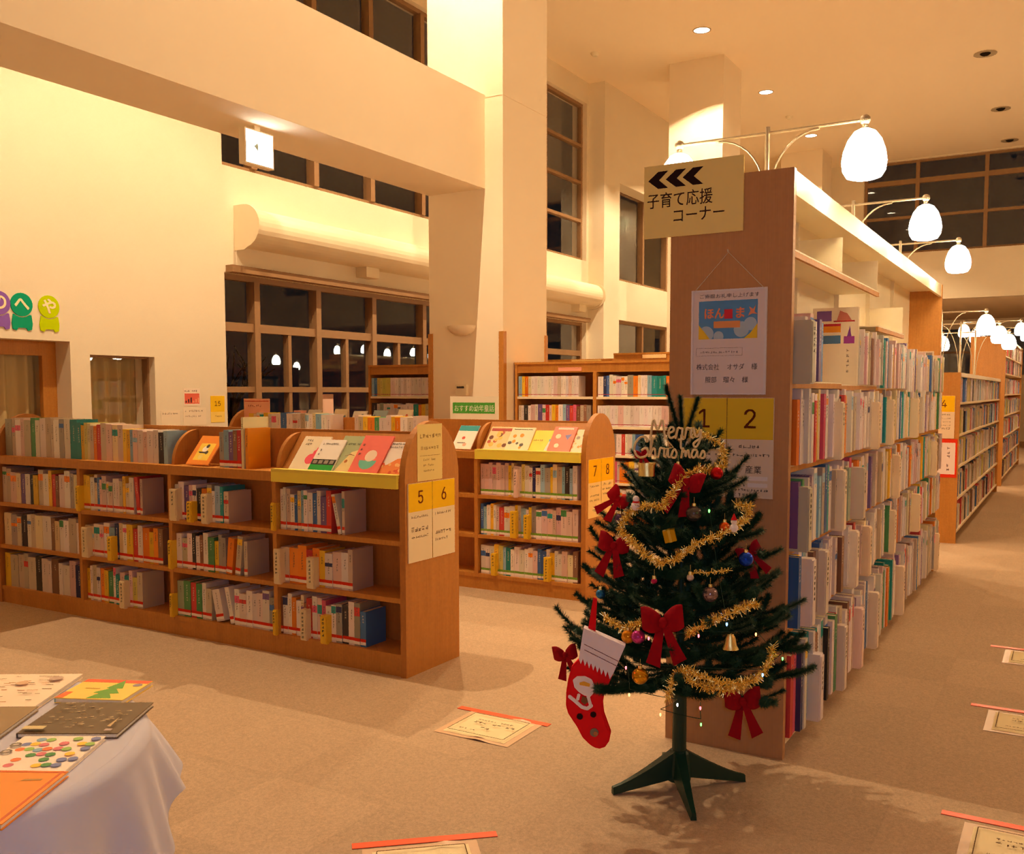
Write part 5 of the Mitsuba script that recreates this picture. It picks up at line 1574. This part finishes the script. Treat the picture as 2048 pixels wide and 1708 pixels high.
put('cap', MB().lathe([(0.0, 0.022), (0.004, 0.014), (0.010, 0.0), (0.0, 0.0)], 14, W(0.164, 0.28, 1.011), (206, 30, 36)), 'velvet', k, smooth=True)
k = thing('snowman_figure', 'tiny white figure with a red scarf at the upper left of the tree', 'christmas ornament')
put('body', MB().ball(W(-0.150, 0.24, 1.045), 0.016, (226, 216, 220), 2).ball(W(-0.150, 0.24, 1.068), 0.011, (230, 220, 216), 2), 'velvet', k, smooth=True)
put('scarf', MB().lathe([(0.009, 0.004), (0.013, 0.0), (0.009, -0.004)], 14, W(-0.150, 0.24, 1.057), (206, 40, 36)), 'velvet', k, smooth=True)

# ---- gold tinsel garland
def garland(path, label, dens=2300, ln=0.021):
    P = np.array([W(*q) for q in path])
    t = np.linspace(0, 1, len(P))
    tt = np.linspace(0, 1, len(P) * 10)
    C = np.stack([np.interp(tt, t, P[:, i]) for i in range(3)], 1)
    for _ in range(3):
        C[1:-1] = (C[:-2] + C[1:-1] + C[2:]) / 3
    k = thing('tinsel_garland', label, 'tinsel', 'gold tinsel garlands on the tree')
    put('core', MB().tube(C, 0.0014, 5), 'gold', k)
    mb = MB()
    seg = np.diff(C, axis=0)
    L = np.linalg.norm(seg, axis=1)
    n = int(L.sum() * dens)
    i = rn.choice(len(L), n, p=L / L.sum())
    p = C[i] + seg[i] * rn.random((n, 1))
    d = rn.normal(size=(n, 3))
    d /= np.linalg.norm(d, axis=1, keepdims=True)
    sd = np.cross(d, rn.normal(size=(n, 3)))
    sd /= np.linalg.norm(sd, axis=1, keepdims=True)
    ll = ln * rn.uniform(0.5, 1.2, (n, 1))
    w = 0.0013
    V = np.stack([p - sd * w, p + sd * w, p + d * ll + sd * w, p + d * ll - sd * w], 1).reshape(-1, 3)
    mb.add(V, np.arange(4 * n).reshape(-1, 4))
    kk = put('strands', mb, 'gold', k)
    lab(kk, kind='stuff')


garland([(0.03, 0.10, 1.285), (0.085, 0.11, 1.27), (0.135, 0.10, 1.235), (0.14, 0.10, 1.17), (0.09, 0.15, 1.16), (0.05, 0.18, 1.165)], 'gold tinsel looped around the tree crown behind the letters')
garland([(0.055, 0.19, 1.17), (0.005, 0.22, 1.146), (-0.024, 0.245, 1.106), (-0.063, 0.27, 1.043), (-0.12, 0.265, 1.05), (-0.168, 0.22, 1.026), (-0.205, 0.22, 0.965)], 'gold tinsel running down from the crown to the left')
garland([(-0.205, 0.22, 0.965), (-0.15, 0.30, 0.925), (-0.11, 0.33, 0.895), (-0.068, 0.35, 0.875), (-0.013, 0.35, 0.893), (0.058, 0.33, 0.946), (0.136, 0.30, 0.97), (0.203, 0.22, 1.001), (0.222, 0.17, 1.045), (0.175, 0.2, 1.05)], 'gold tinsel swagged across the middle of the tree')
garland([(-0.25, 0.28, 0.68), (-0.179, 0.34, 0.655), (-0.112, 0.40, 0.698)], 'short gold tinsel at the left above the stocking', 2200)
garland([(0.02, 0.40, 0.66), (0.06, 0.40, 0.69), (0.09, 0.40, 0.706), (0.151, 0.40, 0.733), (0.21, 0.34, 0.75), (0.245, 0.30, 0.745)], 'gold tinsel at the right below the striped ball', 2200)
garland([(0.03, 0.34, 0.845), (0.09, 0.34, 0.85), (0.15, 0.31, 0.853)], 'thin gold tinsel beside the blue ball', 1400, 0.012)
garland([(-0.035, 0.42, 0.46), (-0.03, 0.43, 0.50), (-0.01, 0.44, 0.545), (0.03, 0.44, 0.565), (0.06, 0.45, 0.545), (0.107, 0.45, 0.53), (0.183, 0.44, 0.523), (0.24, 0.38, 0.53), (0.28, 0.31, 0.56), (0.294, 0.27, 0.605)], 'gold tinsel draped along the lowest branches')
garland([(-0.02, 0.44, 0.555), (0.02, 0.445, 0.54), (0.07, 0.45, 0.51), (0.14, 0.45, 0.505), (0.2, 0.42, 0.51)], 'second strand of gold tinsel along the lowest branches', 1800)

# ---- string of lights
k = thing('fairy_lights', 'string of small coloured lights with a dark wire on the tree', 'string lights')
BUL = [(-0.098, 0.43, 0.652, 'r'), (0.055, 0.43, 0.667, 'r'), (0.231, 0.38, 0.667, 'o'), (-0.168, 0.43, 0.555, 'r'), (-0.156, 0.45, 0.475, 'o'), (0.063, 0.44, 0.442, 'r'), (0.069, 0.30, 0.341, 'g'), (-0.062, 0.30, 0.366, 'o'),
       (0.321, 0.30, 0.572, 'g'), (0.14, 0.42, 0.705, 'b'), (-0.007, 0.46, 0.455, 'w'), (0.085, 0.30, 1.041, 'g'), (0.252, 0.40, 0.545, 'b')]
pts = []
for (s, f, z, c) in BUL:
    pts.append(W(s, f - 0.02, z + 0.012))
order = [11, 9, 0, 1, 2, 8, 12, 3, 4, 10, 7, 6, 5]
wire = MB()
for a, b in zip(order[:-1], order[1:]):
    q = np.linspace(0, 1, 8)
    mid = np.array([pts[a] * (1 - u) + pts[b] * u - (0.05 * math.sin(PI * u)) * FD - np.array([0, 0, 0.02 * math.sin(PI * u)]) for u in q])
    wire.tube(mid, 0.0012, 4)
put('wire', wire, 'green_plastic', k)
BC = {'r': (5, 0.25, 0.35), 'o': (5, 0.9, 0.25), 'g': (0.2, 3.5, 0.3), 'b': (0.3, 1.2, 5), 'w': (2.0, 2.2, 2.2)}
for (s, f, z, c) in BUL:
    put('bulb', MB().lathe([(0.0, -0.007), (0.0025, -0.004), (0.0035, 0.0), (0.0025, 0.005), (0.0, 0.005)], 8, W(s, f, z)), 'lamp_glass', k, smooth=True, emitter={'type': 'area', 'sampling_weight': 0.01, 'radiance': {'type': 'rgb', 'value': list(map(float, BC[c]))}})

# ---- stocking
k = thing('christmas_stocking', 'red felt stocking with a white cuff hanging at the left of the tree', 'stocking')


def ST(X, Y):
    return (-0.303 + (X - 265) * 0.000287, 0.675 - (Y - 205) * 0.000284)


SF = 0.405
M = frame(W(0, SF, 0), RD, (0, 0, 1), FD)
body = Polygon([ST(*q) for q in ((225, 560), (185, 600), (130, 665), (95, 800), (72, 960), (70, 1110), (95, 1200), (190, 1340), (260, 1470), (340, 1545), (400, 1578), (450, 1585), (510, 1560), (555, 1490), (570, 1400), (530, 1290), (490, 1180), (478, 1060), (500, 940), (545, 830), (590, 730))]).buffer(0.006).buffer(-0.006)
mb = MB().poly(body, -0.012, 0.012, (214, 24, 30), M)
mb.poly(body.buffer(-0.006), 0.012, 0.016, (216, 26, 32), M).poly(body.buffer(-0.006), -0.016, -0.012, (214, 24, 30), M)
put('sock', mb, 'velvet', k)
cuff = [ST(265, 205), ST(725, 390), ST(690, 500), ST(580, 775)]
zig = []
n = 8
for i in range(n + 1):
    u = i / n
    bx, by = 580 + (215 - 580) * u, 720 + (545 - 720) * u
    zig.append(ST(bx, by - (0 if i in (0, n) else 10)))
    if i < n:
        u2 = (i + 0.5) / n
        zig.append(ST(580 + (215 - 580) * u2, 720 + (545 - 720) * u2 + 62))
cuffp = Polygon([ST(265, 205), ST(725, 390), ST(600, 700)] + zig[1:-1] + [ST(215, 560)])
if not cuffp.is_valid:
    cuffp = cuffp.buffer(0)
put('cuff', MB().poly(cuffp, -0.018, 0.020, (222, 214, 222), M), 'velvet', k)
st = MB()
for dy in (0, 62):
    st.poly(Polygon([ST(275, 385 + dy), ST(650, 560 + dy), ST(650, 568 + dy), ST(275, 393 + dy)]), 0.020, 0.0212, (120, 90, 96), M)
put('stitching', st, 'velvet', k)
def appl(*a):
    put('applique', MB().poly(*a), 'velvet', k)


beard = Polygon([ST(*q) for q in ((160, 810), (200, 770), (280, 765), (350, 795), (380, 860), (375, 930), (340, 975), (280, 965), (220, 930), (175, 880))]).buffer(0.003)
appl(beard, 0.016, 0.019, (232, 224, 226), M)
appl(Polygon([ST(*q) for q in ((225, 830), (270, 812), (345, 838), (335, 872), (270, 862), (225, 855))]), 0.019, 0.021, (226, 170, 60), M)
arm = shapely.LineString([ST(115, 1000), ST(180, 1050), ST(250, 1110), ST(310, 1125), ST(355, 1090)]).buffer(0.0055)
appl(arm, 0.016, 0.019, (232, 224, 226), M)
appl(shapely.LineString([ST(215, 975), ST(205, 1020)]).buffer(0.005), 0.016, 0.019, (232, 224, 226), M)
appl(shapely.LineString([ST(320, 985), ST(345, 1075)]).buffer(0.005), 0.016, 0.019, (232, 224, 226), M)
appl(Polygon([ST(*q) for q in ((255, 985), (300, 1000), (320, 1050), (280, 1080), (240, 1045))]), 0.016, 0.0185, (120, 80, 50), M)
for (X, Y, q) in ((228, 1222, 0.010), (378, 1190, 0.0095)):
    appl(Point(*ST(X, Y)).buffer(q, 3), 0.016, 0.019, (40, 16, 20), M)
appl(Point(*ST(390, 1395)).buffer(0.0135, 12), 0.016, 0.019, (120, 110, 96), M)
appl(Point(*ST(405, 1405)).buffer(0.007, 10), 0.019, 0.0205, (176, 110, 70), M)
put('hanging_ribbon', MB().poly(Polygon([(-0.303 + 0.012, 0.665), (-0.303 + 0.036, 0.655), (-0.262, 0.765), (-0.274, 0.77)]), -0.004, 0.0, (210, 22, 30), M), 'velvet', k)

# ---- wire lettering Merry Christmas
LET = {'M': [[(0, 0), (0.12, 1), (0.3, 0.25), (0.52, 1), (0.62, 0), (0.72, 0.05)]], 'e': [[(0, 0.22), (0.3, 0.34), (0.26, 0.52), (0.1, 0.5), (0.03, 0.2), (0.14, 0), (0.36, 0.12)]],
       'r': [[(0, 0), (0.1, 0.52), (0.22, 0.44), (0.3, 0.48), (0.26, 0.1), (0.38, 0.04)]], 'y': [[(0, 0.5), (0.06, 0.14), (0.2, 0.08), (0.34, 0.5), (0.28, -0.1), (0.1, -0.4), (-0.05, -0.2), (0.4, 0.1)]],
       'C': [[(0.62, 0.72), (0.58, 0.98), (0.3, 1.0), (0.05, 0.7), (0.0, 0.32), (0.2, 0.02), (0.5, 0.02), (0.7, 0.25), (0.55, 0.5), (0.35, 0.35)]], 'h': [[(0, 0.05), (0.18, 0.9), (0.1, 1.0), (0.05, 0.0), (0.14, 0.42), (0.27, 0.48), (0.3, 0.05), (0.42, 0.06)]],
       'i': [[(0, 0.1), (0.08, 0.5), (0.08, 0.05), (0.2, 0.06)], [(0.08, 0.68), (0.1, 0.72)]], 's': [[(0, 0.05), (0.16, 0.5), (0.3, 0.22), (0.2, 0.0), (0.02, 0.06)]], 't': [[(0.12, 0.95), (0.1, 0.1), (0.2, 0.0), (0.3, 0.06)], [(-0.06, 0.62), (0.3, 0.66)]],
       'm': [[(0, 0), (0.06, 0.5), (0.1, 0.3), (0.2, 0.5), (0.23, 0.02), (0.27, 0.32), (0.38, 0.5), (0.42, 0.04), (0.52, 0.05)]], 'a': [[(0.32, 0.46), (0.12, 0.5), (0.0, 0.2), (0.12, 0.0), (0.3, 0.2), (0.33, 0.48), (0.34, 0.06), (0.46, 0.06)]]}
k = thing('letter_garland', 'silver gold script letters wishing a merry christmas near the tree top', 'christmas decoration')


def script(word, s0, z0, h, f):
    x = s0
    for ch in word:
        mb = MB()
        for st_ in LET[ch]:
            p = np.array(st_, float)
            t0 = np.linspace(0, 1, len(p))
            t1 = np.linspace(0, 1, len(p) * 4)
            q = np.stack([np.interp(t1, t0, p[:, i]) for i in range(2)], 1)
            for _ in range(2):
                if len(q) > 2:
                    q[1:-1] = (q[:-2] + q[1:-1] + q[2:]) / 3
            mb.tube([W(x + a * h, f + 0.004 * math.sin(9 * a), z0 + b * h) for a, b in q], 0.0040, 6, (240, 230, 200))
        put('letter', mb, 'shiny', k, smooth=True)
        x += (max(a for st_ in LET[ch] for a, b in st_) + 0.0) * h
    return x


script('Merry', -0.105, 1.268, 0.075, 0.245)
script('Chris', -0.158, 1.205, 0.070, 0.25)
script('t', -0.012, 1.235, 0.05, 0.25)
script('mas', -0.005, 1.205, 0.060, 0.25)
put('bar', MB().tube([W(-0.05, 0.247, 1.262), W(-0.03, 0.247, 1.240), W(-0.06, 0.25, 1.235)], 0.0025, 6, (226, 214, 180)), 'shiny', k)
